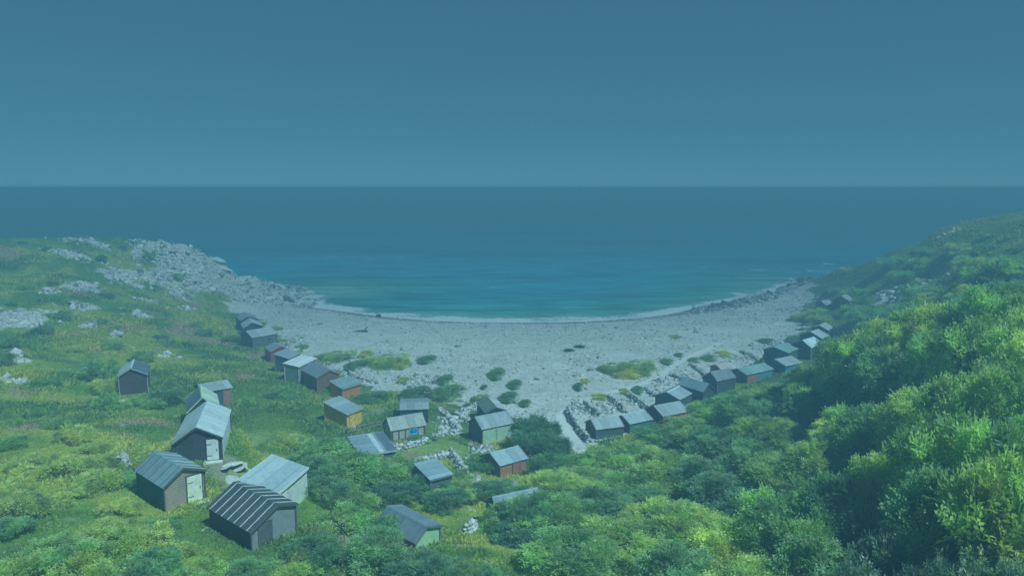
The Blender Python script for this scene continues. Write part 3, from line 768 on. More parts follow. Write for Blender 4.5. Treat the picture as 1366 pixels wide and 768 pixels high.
for pix, lab, hh_ in [
  ([(770,542),(758,551),(762,562),(772,576),(786,592)], 'curved dry stone wall bounding the corner plot beside the path, left of the right hut row', 1.0),
  ([(780,541),(788,548),(797,556)], 'short stone wall between the corner plot and the next, behind the first hut of the right row', .8),
  ([(812,532),(823,541),(834,552)], 'straight stone wall running down between the first and second huts of the right row', .8),
  ([(838,528),(850,536),(862,546)], 'stone wall running down to the gap between the second hut and the red-fronted hut', .75),
  ([(862,520),(875,530)], 'short stone wall behind the hut with the white roof edge', .7),
  ([(898,501),(915,511),(925,517)], 'dark shadowed stone wall in front of the long low teal-roofed hut', .7),
  ([(922,487),(935,496),(946,506)], 'stone wall ending beside the dark square-roofed hut of the right row', .7),
  ([(990,470),(1008,478),(1022,484)], 'stone wall of rubble behind the teal-roofed hut with the red front', .7),
  ([(528,600),(545,596),(562,592),(578,585),(614,577)], 'long low white stone wall edging the lawn below the plank hut with the blue window', .7),
  ([(556,618),(578,613),(600,608)], 'stone wall along the lower edge of the small lawn', .6),
  ([(602,606),(611,622),(622,638)], 'thick tumbled stone wall dropping from the lawn to the shrubs', .9),
  ([(618,612),(632,607),(648,602)], 'row of stones beside the round-topped tree at the lawn corner', .4),
  ([(637,542),(622,549),(619,558),(626,566)], 'curved white stone wall behind the pale green hut', .7),
  ([(622,712),(650,708),(682,702)], 'grey stone wall half hidden by shrubs at the bottom of the valley', .9),
  ([(466,499),(480,506),(500,511)], 'low stone wall beside the orange-brown hut at the beach edge', .5),
  ([(586,548),(600,560),(612,574)], 'terraced stone edging beside the wooden hut with the dark roof', .5)]:
    stone_wall(pix, lab, hh_)
# pale flat stones by the nearest huts
for (u, v, s) in [(308,624,.9),(316,630,.8),(310,640,.8),(303,622,.6),(322,624,.7)]:
    g = G(u, v); boulder(g, s, True, 'flat pale paving stone between the grey-roofed hut and the striped hut', 'flat stones between the nearest huts', 'flat_stone', .5, .35)

# ------------------------------------------------------------------ the beach huts
GLASS = mat_glass()
def rgbk(c, kind='plain'): return mat_paint(c, kind)
def make_hut(key, label, wall, roof, roof2=None, wall_kind='horizontal', trim=None, battens=0, batten_col=(0.6,0.6,0.58), doors=(), windows=(), corr=False,
             ov=0.14, face_col=None, cat='hut', name='beach_hut', step=False, ridge_col=None, posts=0, side_cols=None, batten_w=.028):
    x, y, z, yaw, w, l, h, r, a, sh, mono = HUTS[key]
    root = empty(name, (x, y, z), math.radians(yaw)); tag(root, label, cat, 'beach huts of the cove')
    hl, hr, px = h - a, h, sh * w
    Y0, Y1, X0, X1, B = -l / 2, l / 2, -w / 2, w / 2, -0.9
    ins = 0.03
    side_cols = side_cols or {}
    def wm(f): return rgbk(*(side_cols[f] if f in side_cols else (wall, wall_kind)))
    # four walls, each a board panel with thickness
    T = 0.07
    if mono:
        hb = h + r
        prof_f = [(X0, B), (X1, B), (X1, h - ins), (X0, h - ins)]; prof_b = [(X0, B), (X1, B), (X1, hb - ins), (X0, hb - ins)]
    else:
        prof_f = prof_b = [(X0, B), (X1, B), (X1, hr - ins), (px, h + r - ins), (X0, hl - ins)]
    def gable(yc, prof, d):
        n = len(prof); mb = MB()
        vs = [(p, yc, q) for p, q in prof] + [(p, yc + d, q) for p, q in prof]
        fs = [tuple(range(n)), tuple(range(2 * n - 1, n - 1, -1))] + [(i, (i + 1) % n, n + (i + 1) % n, n + i) for i in range(n)]
        return mb.add(vs, fs)
    gable(Y0, prof_f, T).build('wall', wm('F'), root)
    gable(Y1, prof_b, -T).build('wall', wm('B'), root)
    for f, xx, d, hh in (('L', X0 + .004, T, hl), ('R', X1 - .004, -T, hr)):
        h0, h1 = (h, h + r) if mono else (hh, hh)
        vs = [(xx, Y0 + T + .003, B), (xx, Y1 - T - .003, B), (xx, Y1 - T - .003, h1 - ins - (.01 if not mono else .03)), (xx, Y0 + T + .003, h0 - ins - .01)]
        vs += [(xx + d, q[1], q[2]) for q in vs]
        MB().add(vs, [(0,1,2,3),(7,6,5,4),(0,4,5,1),(1,5,6,2),(2,6,7,3),(3,7,4,0)]).build('wall', wm(f), root)
    # roof
    rk = 'corrugated' if corr else 'felt'
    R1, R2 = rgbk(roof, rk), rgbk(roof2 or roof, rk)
    t = 0.07; sl = []
    if mono:
        k = r / l
        A = ((X0 - ov, Y0 - ov, h - k * ov + t), (X1 + ov, Y0 - ov, h - k * ov + t), (X1 + ov, Y1 + ov, h + r + k * ov + t), (X0 - ov, Y1 + ov, h + r + k * ov + t))
        ro = MB().slab(*A, t - .01).build('roof', R1, root); sl.append((A[0], A[1], A[2], A[3], 'x'))
        faces = [A]
    else:
        kl = (h + r - hl) / (px - X0); kr = (h + r - hr) / (X1 - px); top = h + r + t
        L = ((X0 - ov, Y0 - ov, hl - kl * ov + t), (px, Y0 - ov, top), (px, Y1 + ov, top), (X0 - ov, Y1 + ov, hl - kl * ov + t))
        Rr = ((px, Y0 - ov, top), (X1 + ov, Y0 - ov, hr - kr * ov + t), (X1 + ov, Y1 + ov, hr - kr * ov + t), (px, Y1 + ov, top))
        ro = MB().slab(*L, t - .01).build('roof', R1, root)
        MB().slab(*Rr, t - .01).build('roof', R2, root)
        rc = MB().add(*_strip((px, Y0 - ov - .01, top + .02), (px, Y1 + ov + .01, top + .02), .11, kl, kr))
        rc.build('ridge_cap', rgbk(ridge_col or tuple(q * 1.15 for q in roof), 'plain'), ro)
        faces = [L, Rr]
    # bargeboards along the gable edges
    if trim is not None:
        TM = rgbk(trim)
        for yy in (Y0 - ov - .025, Y1 + ov + .025):
            mb = MB()
            for q in faces:
                p0, p1 = (q[0], q[1])
                if mono: p0, p1 = (q[0], q[1]) if yy < 0 else (q[3], q[2])
                p0 = (p0[0], yy, p0[2]); p1 = (p1[0], yy, p1[2])
                mb.add([(p0[0], yy - .02, p0[2] - .13), (p1[0], yy - .02, p1[2] - .13), (p1[0], yy - .02, p1[2] + .02), (p0[0], yy - .02, p0[2] + .02),
                        (p0[0], yy + .02, p0[2] - .13), (p1[0], yy + .02, p1[2] - .13), (p1[0], yy + .02, p1[2] + .02), (p0[0], yy + .02, p0[2] + .02)],
                       [(0,1,2,3),(7,6,5,4),(0,4,5,1),(1,5,6,2),(2,6,7,3),(3,7,4,0)])
            mb.build('bargeboard', TM, root)
        for xx in (X0 - .012, X1 + .012):
            for yy in (Y0 - .012, Y1 + .012):
                hh = hl if xx < 0 else hr
                if mono: hh = h if yy < 0 else h + r
                MB().box(xx - .045, xx + .045, yy - .045, yy + .045, B, hh - .06).build('corner_post', TM, root)
    if battens:
        for q in faces:
            mb = MB(); a0, b0, c0, d0 = map(Vector, q)
            n = (b0 - a0).cross(d0 - a0).normalized()
            for i in range(battens):
                f = (i + .5) / battens if battens > 1 else .5
                p, s = (a0.lerp(d0, f), b0.lerp(c0, f)) if not mono else (a0.lerp(b0, f), d0.lerp(c0, f))
                u = ((d0 - a0) if not mono else (b0 - a0)).normalized() * batten_w
                lo, hi = p + n * .004, s + n * .004
                mb.add([lo - u, hi - u, hi + u, lo + u, lo - u + n * .035, hi - u + n * .035, hi + u + n * .035, lo + u + n * .035],
                       [(3,2,1,0),(4,5,6,7),(0,1,5,4),(1,2,6,5),(2,3,7,6),(3,0,4,7)])
            mb.build('roof_batten', rgbk(batten_col), ro)
    def on(face, off, dw, z0, z1, dpt, out=0.02):
        if face == 'F': return (off - dw/2, off + dw/2, Y0 - out - dpt, Y0 - out, z0, z1)
        if face == 'B': return (off - dw/2, off + dw/2, Y1 + out, Y1 + out + dpt, z0, z1)
        if face == 'R': return (X1 + out, X1 + out + dpt, off - dw/2, off + dw/2, z0, z1)
        return (X0 - out - dpt, X0 - out, off - dw/2, off + dw/2, z0, z1)
    for (face, off, dw, dh, c, fc) in doors:
        z0 = .05
        d = MB().box(*on(face, off, dw, z0, dh, .035)).build('door', rgbk(c, 'plain'), root, .008)
        fr = MB()
        for s in (-1, 1): fr.box(*on(face, off + s * (dw/2 + .035), .06, z0 - .03, dh + .06, .05, .017))
        b = on(face, off, dw + .13, dh + .062, dh + .12, .05, .017); fr.box(*b)
        fr.build('door_frame', rgbk(fc), d)
        hd = MB(); hb = on(face, off + dw * .36, .05, dh * .48, dh * .48 + .14, .05, .058); hd.box(*hb); hd.build('handle', rgbk((.12, .12, .12)), d)
        hg = MB()
        for zz in (.22, .75): hg.box(*on(face, off - dw * .28, dw * .4, dh * zz, dh * zz + .05, .012, .057))
        hg.build('hinge', rgbk((.1, .1, .1)), d)
        if step: MB().box(*on(face, off, dw + .5, -.35, .02, .5, .07)).build('doorstep', rgbk((.5, .49, .45)), root, .02)
    for (face, off, dw, z0, z1, fc, pane) in windows:
        fr = MB()
        for s in (-1, 1): fr.box(*on(face, off + s * dw / 2, .06, z0, z1, .05))
        fr.box(*on(face, off, dw + .06, z1 + .002, z1 + .06, .05)); fr.box(*on(face, off, dw + .1, z0 - .062, z0 - .002, .07))
        f = fr.build('window', rgbk(fc), root)
        MB().box(*on(face, off, dw - .062, z0 + .001, z1 - .001, .02)).build('pane', GLASS if pane is None else rgbk(pane), f)
    if posts:
        mb = MB()
        for i in range(posts):
            yy = Y0 + .1 + (l - .2) * i / (posts - 1)
            mb.box(X1 + .015, X1 + .085, yy - .035, yy + .035, B, hr - .08)
        mb.build('wall_batten', rgbk((.05, .05, .05)), root)
    return root, (X0, X1, Y0, Y1, hl, hr, h, r)
def _strip(p, q, wd, kl, kr):
    """ridge cap: two narrow flaps folded over the ridge"""
    t = .025
    A = []
    for (X, Y, Z) in (p, q): A += [(X - wd, Y, Z - kl * wd), (X, Y, Z), (X + wd, Y, Z - kr * wd), (X + wd, Y, Z - kr * wd - t), (X, Y, Z - t), (X - wd, Y, Z - kl * wd - t)]
    fs = [(0,1,7,6),(1,2,8,7),(2,3,9,8),(3,4,10,9),(4,5,11,10),(5,0,6,11),(0,5,4,1),(1,4,3,2),(6,7,10,11),(7,8,9,10)]
    return A, fs

W_ = (.68, .69, .66); DK = (.045, .05, .06)
make_hut('A', 'small dark brown hut standing alone high on the left grassy slope', (.085,.055,.06), (.36,.40,.42), (.07,.085,.11), trim=(.30,.31,.30), doors=[], battens=0, step=False)
o, _ = make_hut('B1', 'dark-roofed hut with a pale green ridge tucked behind the big grey-roofed hut', (.05,.06,.07), (.10,.13,.17), (.42,.47,.36), ridge_col=(.45,.52,.36), trim=(.40,.46,.33))
make_hut('B2', 'hut with a grey roof, dark blue wall and brown panel, behind the big grey-roofed hut', (.05,.08,.14), (.26,.29,.30), trim=(.2,.17,.14), wall_kind='vertical', doors=[('R', .95, .8, 1.5, (.26,.13,.07), (.2,.12,.07))], side_cols={'B': ((.24,.12,.07), 'vertical')})
make_hut('C', 'largest left hut, smooth light grey gable roof and white door in its dark front', (.042,.05,.062), (.34,.375,.385), (.40,.435,.44), wall_kind='vertical', trim=(.035,.04,.045), doors=[('F', 1.02, .82, 1.62, (.72,.74,.74), (.03,.03,.035))],
         side_cols={'R': ((.50,.53,.53), 'vertical')}, step=True)
make_hut('D', 'hut with a striped clapboard front, pale green door and battened grey roof', (.34,.28,.24), (.17,.215,.235), (.24,.285,.30), trim=(.07,.055,.05), battens=5, batten_col=(.09,.11,.12), doors=[('F', .62, .95, 1.75, (.60,.66,.47), (.07,.06,.05))],
         side_cols={'L': ((.03,.10,.125), 'vertical'), 'F': ((.38,.31,.26), 'horizontal')}, step=True)
make_hut('E', 'nearest hut of the left cluster, black roof with white battens over dark stone-grey walls', (.17,.18,.19), (.03,.036,.046), trim=(.05,.055,.06), wall_kind='plain', battens=7, batten_col=(.50,.53,.52), batten_w=.017, doors=[('F', -.55, .75, 1.28, (.05,.065,.075), (.09,.1,.1))], side_cols={'L': ((.04,.045,.05), 'horizontal')})
make_hut('F', 'pale shed with a smooth sloping grey roof and white door, behind the black-roofed hut', (.52,.54,.48), (.30,.35,.37), trim=(.55,.57,.55), wall_kind='vertical', doors=[('F', -1.1, .85, 1.65, (.76,.78,.76), (.3,.3,.3))])
make_hut('R1', 'farthest hut of the left foot-of-slope row, dark grey gable roof', (.07,.075,.08), (.20,.22,.24), trim=(.05,.05,.055))
make_hut('R2', 'second farthest hut of the left row, light grey roof and dark gable', (.04,.06,.075), (.33,.35,.36), trim=(.06,.07,.08))
make_hut('R3', 'grey-brown plank hut in the left row, third from its far end', (.15,.14,.15), (.29,.30,.31), (.27,.285,.295), trim=(.12,.12,.12), windows=[('R', .9, .7, .8, 1.35, (.2,.2,.2), None)])
make_hut('R4', 'hut with a rust-red gable in the left row beside the beach', (.30,.085,.05), (.24,.26,.28), trim=(.28,.10,.06), wall_kind='horizontal')
make_hut('R5', 'hut with a plain mid-grey roof between the rust-red gable and the white roof', (.12,.12,.12), (.23,.25,.27), trim=(.2,.2,.2))
make_hut('R6', 'hut under a long white sheet roof in the left row', (.35,.35,.34), (.60,.63,.63), trim=(.5,.5,.5))
make_hut('R7', 'hut with a dark corrugated striped roof and brown gable, beside the white-roofed hut', (.21,.12,.085), (.14,.165,.185), corr=True, trim=(.2,.15,.12), battens=6, batten_col=(.28,.3,.31))
make_hut('R8', 'orange-brown hut at the nearer end of the left beach row', (.46,.19,.055), (.19,.24,.24), trim=(.28,.2,.12), wall_kind='vertical')
make_hut('R9', 'yellow-fronted hut under a plain grey roof at the foot of the left slope', (.66,.43,.03), (.24,.28,.30), trim=(.35,.3,.2), wall_kind='vertical', doors=[('F', -.4, .8, 1.4, (.60,.38,.03), (.4,.27,.03))], step=True)
make_hut('M1', 'dark flat-looking hut behind the plank hut with the blue window', (.05,.055,.06), (.19,.225,.24), (.23,.26,.27), trim=(.08,.09,.1), wall_kind='vertical')
o, dm = make_hut('M2', 'pale plank hut with dark posts and a bright blue window', (.50,.48,.41), (.24,.25,.235), (.29,.30,.28), trim=(.12,.12,.11), wall_kind='vertical', posts=6, windows=[('R', .55, .85, .5, 1.08, (.45,.45,.42), (.03,.28,.62))])
MB().box(-1.25, -.85, -1.75, -1.35, .3, 1.75).build('chimney', rgbk((.45,.45,.42)), o)
o, dm = make_hut('M3', 'low hut with a pale panelled sheet roof and dark slatted edge, half hidden by shrubs', (.12,.13,.15), (.22,.26,.31), trim=(.4,.42,.42), wall_kind='vertical', battens=0)
mb = MB(); k = .33 / 4.05
for (xa, xb) in ((.1, .55),):
    mb.slab((xa, -2.1, 1.97 + .075), (xb, -2.1, 1.97 + .075), (xb, 2.1, 2.30 + .08), (xa, 2.1, 2.30 + .08), .02)
mb.build('roof_sheet', rgbk((.40,.45,.47)), o)
mb = MB()
for i in range(5): mb.slab((.85 + i * .17, -2.15, 2.06), (.93 + i * .17, -2.15, 2.06), (.93 + i * .17, 2.15, 2.40), (.85 + i * .17, 2.15, 2.40), .05)
mb.build('slat', rgbk((.035,.05,.075)), o)
make_hut('M4', 'pale green boarded hut with a grey roof beside the big dark mound of shrubs', (.07,.085,.085), (.21,.245,.265), (.27,.305,.325), trim=(.10,.11,.11), wall_kind='plain', side_cols={'R': ((.46,.57,.40), 'vertical')}, windows=[], doors=[('R', -.05, .06, 1.55, (.30,.38,.27), (.44,.54,.38))])
make_hut('M5', 'hut with one dark green and one pale roof slope, just behind the pale green hut', (.06,.07,.07), (.09,.12,.10), (.40,.41,.41), trim=(.08,.09,.08))
make_hut('M6', 'brown hut with a smooth rounded grey roof below the pale green hut', (.33,.165,.07), (.27,.315,.345), trim=(.16,.13,.1), wall_kind='vertical', doors=[('R', .3, .8, 1.15, (.25,.10,.05), (.12,.08,.05))])
make_hut('M7', 'small blue-grey roof showing above the shrubs below the lawn', (.14,.15,.16), (.24,.29,.33), trim=(.12,.14,.15))
make_hut('M8', 'dark blue-grey roof almost buried in shrubs in the valley bottom', (.13,.14,.15), (.19,.22,.25), trim=(.15,.17,.18))
make_hut('M9', 'hut with a dark roof and pale green end, lowest among the bottom shrubs', (.10,.12,.13), (.13,.155,.19), (.15,.175,.21), trim=(.10,.12,.14), wall_kind='plain', side_cols={'F': ((.33,.45,.24), 'plain')}, battens=0)
def Q(key, label, wall, roof, right=None, roof2=None, **kw):
    roof = tuple(q * 1.1 for q in roof); wall = tuple(q * 1.3 for q in wall)
    kw.setdefault('trim', (.13,.13,.13)); kw.setdefault('wall_kind', 'horizontal')
    x = HUTS[key]
    sc = {'R': (right, 'vertical')} if right else None
    return make_hut(key, label, wall, roof, roof2, side_cols=sc, doors=[('F', .1, .8, max(1.25, min(1.7, x[6] + x[7] * .55)), tuple(q * .7 + .03 for q in wall), (.1,.09,.08))], **kw)
Q('Q1', 'first hut of the right row, dark brown gable beside the path', (.10,.052,.04), (.26,.285,.30), (.075,.10,.10))
Q('Q2', 'second hut of the right row, grey roof over a dark teal back wall', (.055,.06,.06), (.27,.30,.315), (.08,.19,.16))
Q('Q3', 'hut with a red-orange back wall and brown gable in the right row', (.13,.055,.04), (.255,.28,.295), (.42,.11,.055))
Q('Q4', 'hut with a white-edged grey roof just above the red-walled hut', (.06,.07,.08), (.27,.30,.33), ridge_col=(.6,.61,.6))
make_hut('Q5', 'long low hut with a two-tone teal-grey roof in the right row', (.055,.07,.08), (.25,.31,.33), (.34,.39,.41), trim=(.06,.08,.09))
Q('Q6', 'squarish hut with a dark slate roof, midway along the right row', (.055,.06,.07), (.15,.17,.19))
Q('Q6b', 'hut with a pinkish-grey roof behind the dark slate-roofed hut', (.16,.09,.08), (.38,.33,.33))
o, dm = Q('Q7', 'hut with a long teal roof and a red and turquoise wall in the right row', (.10,.10,.10), (.19,.245,.25), (.11,.24,.24))
MB().box(dm[1] + .012, dm[1] + .05, dm[2] + .1, dm[2] + 2.2, -.6, dm[5] - .25).build('wall_panel', rgbk((.28,.09,.06)), o)
Q('Q8', 'bright blue hut in the right row', (.03,.11,.27), (.28,.28,.29), (.05,.20,.46))
Q('Q9', 'wide teal-roofed hut just behind the blue hut', (.05,.10,.11), (.19,.25,.26))
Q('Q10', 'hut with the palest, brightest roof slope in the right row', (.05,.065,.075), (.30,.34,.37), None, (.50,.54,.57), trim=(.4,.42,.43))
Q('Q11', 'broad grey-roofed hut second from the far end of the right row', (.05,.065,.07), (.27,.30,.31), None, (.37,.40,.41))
Q('Q12', 'farthest hut of the main right row, plain blue-grey roof', (.05,.06,.07), (.26,.29,.31))
Q('Q13', 'small red-brown hut with a pale roof at the foot of the right headland', (.20,.09,.075), (.24,.26,.27))
Q('Q14', 'tiny pale-roofed hut to the left of the red-brown hut under the right headland', (.12,.13,.13), (.24,.27,.28))
# dark paved yard of grey slabs beside the brown hut
V, F = ribbon([tuple(G(662,656)[:2]), tuple(G(702,641)[:2])], 1.5, .06, .5)
m = NT('grey_paving'); c = m.ramp(m.noise(geo_pos(m), 1.5, 5, .7), [(.3, (.30,.31,.31)), (.7, (.46,.47,.46))])
tag(mesh_np('paved_yard', V, F, m.done(m.bsdf(c, .9, None, .2))), kind='structure')
# timber fence rails beside the panelled roof
def fence(p, q, n, label):
    a, b = G(*p), G(*q); root = empty('rail_fence', a); tag(root, label, 'fence')
    for i in range(n):
        f = i / (n - 1); c = a + (b - a) * f; c[2] = hgt(c[0], c[1])[0]; c = c - a
        MB().box(c[0] - .05, c[0] + .05, c[1] - .05, c[1] + .05, c[2] - .2, c[2] + .95).build('post', rgbk((.2,.17,.13)), root)
    for zz in (.45, .85):
        d = (b - a); z1 = hgt(b[0], b[1])[0] - a[2]
        MB().tube([(0, -.07, zz), (d[0], d[1] - .07, z1 + zz)], [.04, .04], 6).build('rail', rgbk((.24,.2,.15)), root)
fence((464,583), (508,572), 5, 'weathered timber rail fence above the pale panelled roof')
# driftwood, weed, tarpaulin
g = G(483, 443); root = empty('driftwood', g); tag(root, 'dark heap of driftwood logs lying alone on the pale beach', 'driftwood')
BK = mat_bark()
MB().tube([(-1.5, 0, .15), (-.5, .2, .25), (.6, .05, .3), (1.0, .1, .32)], [.12, .17, .2, .12]).build('log', BK, root)
MB().tube([(.2, -.3, .1), (.7, .2, .6), (1.0, .5, 1.1)], [.16, .14, .06]).build('log', BK, root)
MB().tube([(-.2, -.4, .12), (.5, -.2, .25), (1.2, -.45, .2)], [.2, .25, .12]).build('log', BK, root)
m = NT('dry_seaweed'); WEED = m.done(m.bsdf(m.ramp(m.noise(m.coord(), 4, 5, .7), [(.3, (.03,.04,.03)), (.7, (.09,.085,.05))]), .8, None, .2))
for (u, v, lab) in [(759, 468.5, 'dark clump of seaweed on the beach, nearer and left of two'), (773, 464, 'dark clump of seaweed on the beach, farther and right of two')]:
    g = G(u, v); n = 260; P = RG.normal(size=(n, 3)) * np.array([.42, .3, 0]) ; P[:, 2] = RG.uniform(0, .12, n) + np.maximum(0, .18 - .15 * np.hypot(P[:, 0], P[:, 1]))
    V, F, C = blades(P, np.full(n, .3), np.ones((n, 3)), 2, 4.0, RG, .14)
    o = mesh_np('seaweed', V, F, WEED); o.location = g; tag(o, lab, 'seaweed')
g = G(156, 541); root = empty('tarpaulin', g); tag(root, 'crumpled blue and white tarpaulin lying in the scrub below the lone dark hut', 'tarpaulin')
def crumple(name, x0, x1, c, sd):
    n = 9; r = random.Random(sd); vs = [(x0 + (x1 - x0) * i / (n - 1), -.5 + j / (n - 1), .35 + .25 * r.random() - .18 * abs(j - 4) / 4) for i in range(n) for j in range(n)]
    fs = [(i*n+j, (i+1)*n+j, (i+1)*n+j+1, i*n+j+1) for i in range(n-1) for j in range(n-1)]
    o = MB().add(vs, fs).build(name, rgbk(c), root); o.modifiers.new('t', 'SOLIDIFY').thickness = .02
crumple('sheet', -.9, -.05, (.04,.16,.36), 1); crumple('sheet', .0, .75, (.6,.65,.62), 2)

# ------------------------------------------------------------------ trees and shrubs
LEAF = mat_leaf('tree_leaves', gain=(5.2, 3.5, 6.9), trans=0.5, var=0.3)  # gain lightens and blues the leaves: veil of haze put into their colour
BARK = BK
def unit(a): return a / (np.linalg.norm(a, axis=-1, keepdims=True) + 1e-9)
def sprigs(P, A, L, C, pairs, lw, rg):
    """pinnate twigs: pairs of leaflets and one at the tip, along axis A from P"""
    n = len(P); Vs, Cs = [], []
    S = unit(np.cross(A, rg.normal(size=(n, 3)) * .5 + np.array([0, 0, 1.0]))); N = unit(np.cross(S, A))
    items = [(j, s) for j in range(pairs) for s in (-1, 1)] + [(pairs, 0)]
    for j, s in items:
        f = (j + .5) / (pairs + .3)
        base = P + A * (L * f)[:, None] - np.array([0, 0, 1]) * (L * .18 * f * f)[:, None]
        D = unit(A * .6 + S * s * .85 + rg.normal(size=(n, 3)) * .18) if s else unit(A + rg.normal(size=(n, 3)) * .15)
        ll = L * .46 * (1 - .35 * abs(f - .45)) * rg.uniform(.8, 1.2, n)
        W = unit(np.cross(D, N + rg.normal(size=(n, 3)) * .25)) * (ll * lw)[:, None]
        q = D * ll[:, None]; dr = np.array([0, 0, -.12]) * ll[:, None]
        Vs.append(np.stack([base, base + q * .45 + W, base + q + dr, base + q * .45 - W], 1)); Cs.append(C * rg.uniform(.8, 1.2, (n, 1)))
    V = np.concatenate(Vs).reshape(-1, 3); C = np.repeat(np.concatenate(Cs), 4, 0)
    return V, np.arange(len(V)).reshape(-1, 4), C
def tree_proto(name, seed, R, Hh, nclump, nsprig, L, pairs, lw, base_c, spread=.85, squash=.75, trunk=True, tips=None, rc=(.26, .42)):
    """tapered trunk with limbs and a crown of leafy twigs in uneven clumps; returns its two meshes"""
    rg = np.random.default_rng(seed); C0 = np.array([0, 0, Hh - R * squash])
    d = unit(rg.normal(size=(nclump, 3)) * np.array([1, 1, .8]) + np.array([0, 0, .25])); d[:, 2] = np.where(d[:, 2] < -.45, -d[:, 2], d[:, 2])
    cc = C0 + d * R * np.array([1, 1, squash]) * rg.uniform(.45, spread, (nclump, 1))
    rr = R * rg.uniform(*rc, nclump); tone = rg.uniform(.72, 1.28, nclump); yel = rg.uniform(-.1, .2, nclump)
    k = rg.choice(nclump, nsprig, p=rr ** 2 / (rr ** 2).sum())
    e = unit(rg.normal(size=(nsprig, 3)) + d[k] * .8 + np.array([0, 0, .45]))
    P = cc[k] + e * (rr[k] * rg.uniform(.45, 1.0, nsprig))[:, None] * np.array([1, 1, .85])
    A = unit(e + rg.normal(size=(nsprig, 3)) * .45 + np.array([0, 0, .35]))
    C = np.array(base_c)[None] * tone[k][:, None] * (1 + yel[k][:, None] * np.array([1.0, .45, .0]))
    V, F, Cc = sprigs(P, A, L * rg.uniform(.7, 1.3, nsprig), C, pairs, lw, rg)
    if tips:   # long spikes of pale flowers standing out of the crown
        n = tips[0]; kk = rg.choice(nclump, n); e = unit(rg.normal(size=(n, 3)) * .6 + d[kk] + np.array([0, 0, .6])); P = cc[kk] + e * rr[kk][:, None]
        for i in range(7):
            V2, F2, C2 = blades(P + e * (i * .075), np.full(n, .12), np.tile(tips[1], (n, 1)), 3, 2.5, rg, .35); F = np.concatenate([F, F2 + len(V)]); V = np.concatenate([V, V2]); Cc = np.concatenate([Cc, C2])
    crown = mesh_np('crown', V, F, LEAF, Cc); cm = crown.data; bpy.data.objects.remove(crown)
    mb = MB(); r = random.Random(seed)
    tr = max(.05, R * .055); h0 = C0[2] * .55 if trunk else .25
    mb.tube([(0, 0, -.5), (r.uniform(-.05, .05), .03, h0 * .5), (r.uniform(-.12, .12), r.uniform(-.12, .12), h0)], [tr * 1.35, tr * 1.05, tr * .85], 7)
    for i in range(min(nclump, 11)):
        c = cc[i]; mid = (c[0] * .45 + r.uniform(-.15, .15), c[1] * .45 + r.uniform(-.15, .15), h0 + (c[2] - h0) * .6)
        mb.tube([(0, 0, h0 * .9), mid, tuple(c)], [tr * .6, tr * .4, tr * .12], 5)
    t = mb.build('trunk', BARK); tm = t.data; bpy.data.objects.remove(t)
    return dict(name=name, crown=cm, trunk=tm, R=R, H=Hh)
def put(pr, x, y, z, sc, label, cat, group, name=None, rz=None):
    root = empty(name or pr['name'], (x, y, z), rnd.uniform(0, 6.28) if rz is None else rz); root.scale = sc if isinstance(sc, tuple) else (sc, sc, sc)
    tag(root, label, cat, group)
    for nm in ('trunk', 'crown'):
        link(bpy.data.objects.new(nm, pr[nm]), root)
    return root
DT = LEAFD
ASH = [tree_proto('ash_tree', 100 + i, 3.0, 5.2, 32, int(2600 * DT), .52, 3, .24, c, rc=(.19, .34), spread=.95) for i, c in enumerate([(.075,.145,.028), (.095,.17,.03), (.060,.12,.030), (.085,.15,.026)])]
BRD = [tree_proto('leafy_shrub', 200 + i, 2.0, 2.9, 24, int(1700 * DT), .36, 2, .32, c, trunk=False, rc=(.2, .36), spread=.95) for i, c in enumerate([(.055,.115,.030), (.080,.150,.030), (.045,.095,.03)])]
PALE = [tree_proto('pale_leaved_shrub', 300, 2.2, 3.4, 20, int(1900 * DT), .52, 4, .14, (.045,.085,.034), trunk=False, tips=(40, (.105,.16,.075)))]
LOW = [tree_proto('low_scrub', 400 + i, 1.5, 1.35, 18, int(1500 * DT), .26, 2, .30, c, squash=.55, trunk=False) for i, c in enumerate([(.085,.150,.025), (.055,.11,.028), (.11,.17,.028)])]
BUSH = [tree_proto('bramble_bush', 500 + i, 1.3, 1.5, 13, int(750 * DT), .28, 2, .32, c, squash=.65, trunk=False) for i, c in enumerate([(.05,.10,.026), (.07,.135,.028), (.10,.165,.03)])]

def tops(L, protos, label, cat, group, r_u, mn=.5, mx=1.7):
    """a tree under each point (u, v of the crown's top, distance, radius): rooted on the ground there, as tall as it looks"""
    for q in L:
        u, v, yy = q[:3]; yy = yy * SC; rad = (q[3] if len(q) > 3 else r_u) * rnd.uniform(.88, 1.15)
        p = at(u, v, yy); z = hgt(p[0], p[1])[0]; hh = min(p[2], H - .25) - z
        pr = q[4] if len(q) > 4 else rnd.choice(protos)
        s = rad / pr['R']; sz = hh / (pr['H'] * 1.02)
        sz = min(max(sz, s * mn), s * mx)
        if z + sz * pr['H'] * 1.08 > H + .2: sz = (H + .1 - z) / (pr['H'] * 1.08)
        put(pr, p[0], p[1], z - .1, (s, s, sz), q[5] if len(q) > 5 else label, cat, group)
FRONT = [(742,648,36),(775,628,38),(805,610,42),(842,598,43),(880,578,46),(915,560,49),(950,537,51),(985,527,52),(1020,522,52),(1052,512,51),(1090,488,49),(1132,447,46),(1163,446,42),(1190,428,44),(1224,403,44),(1268,406,40),(1302,391,39),(1342,380,36),(1372,374,34)]
MIDL = [(722,690,31),(780,668,34),(840,640,36),(900,608,38),(960,572,42),(1020,556,42),(1080,522,44),(1140,492,42),(1200,470,38),(1260,450,36),(1320,430,33),(1382,420,30),(1000,530,47),(930,572,45),(1100,508,46),(1180,452,41)]
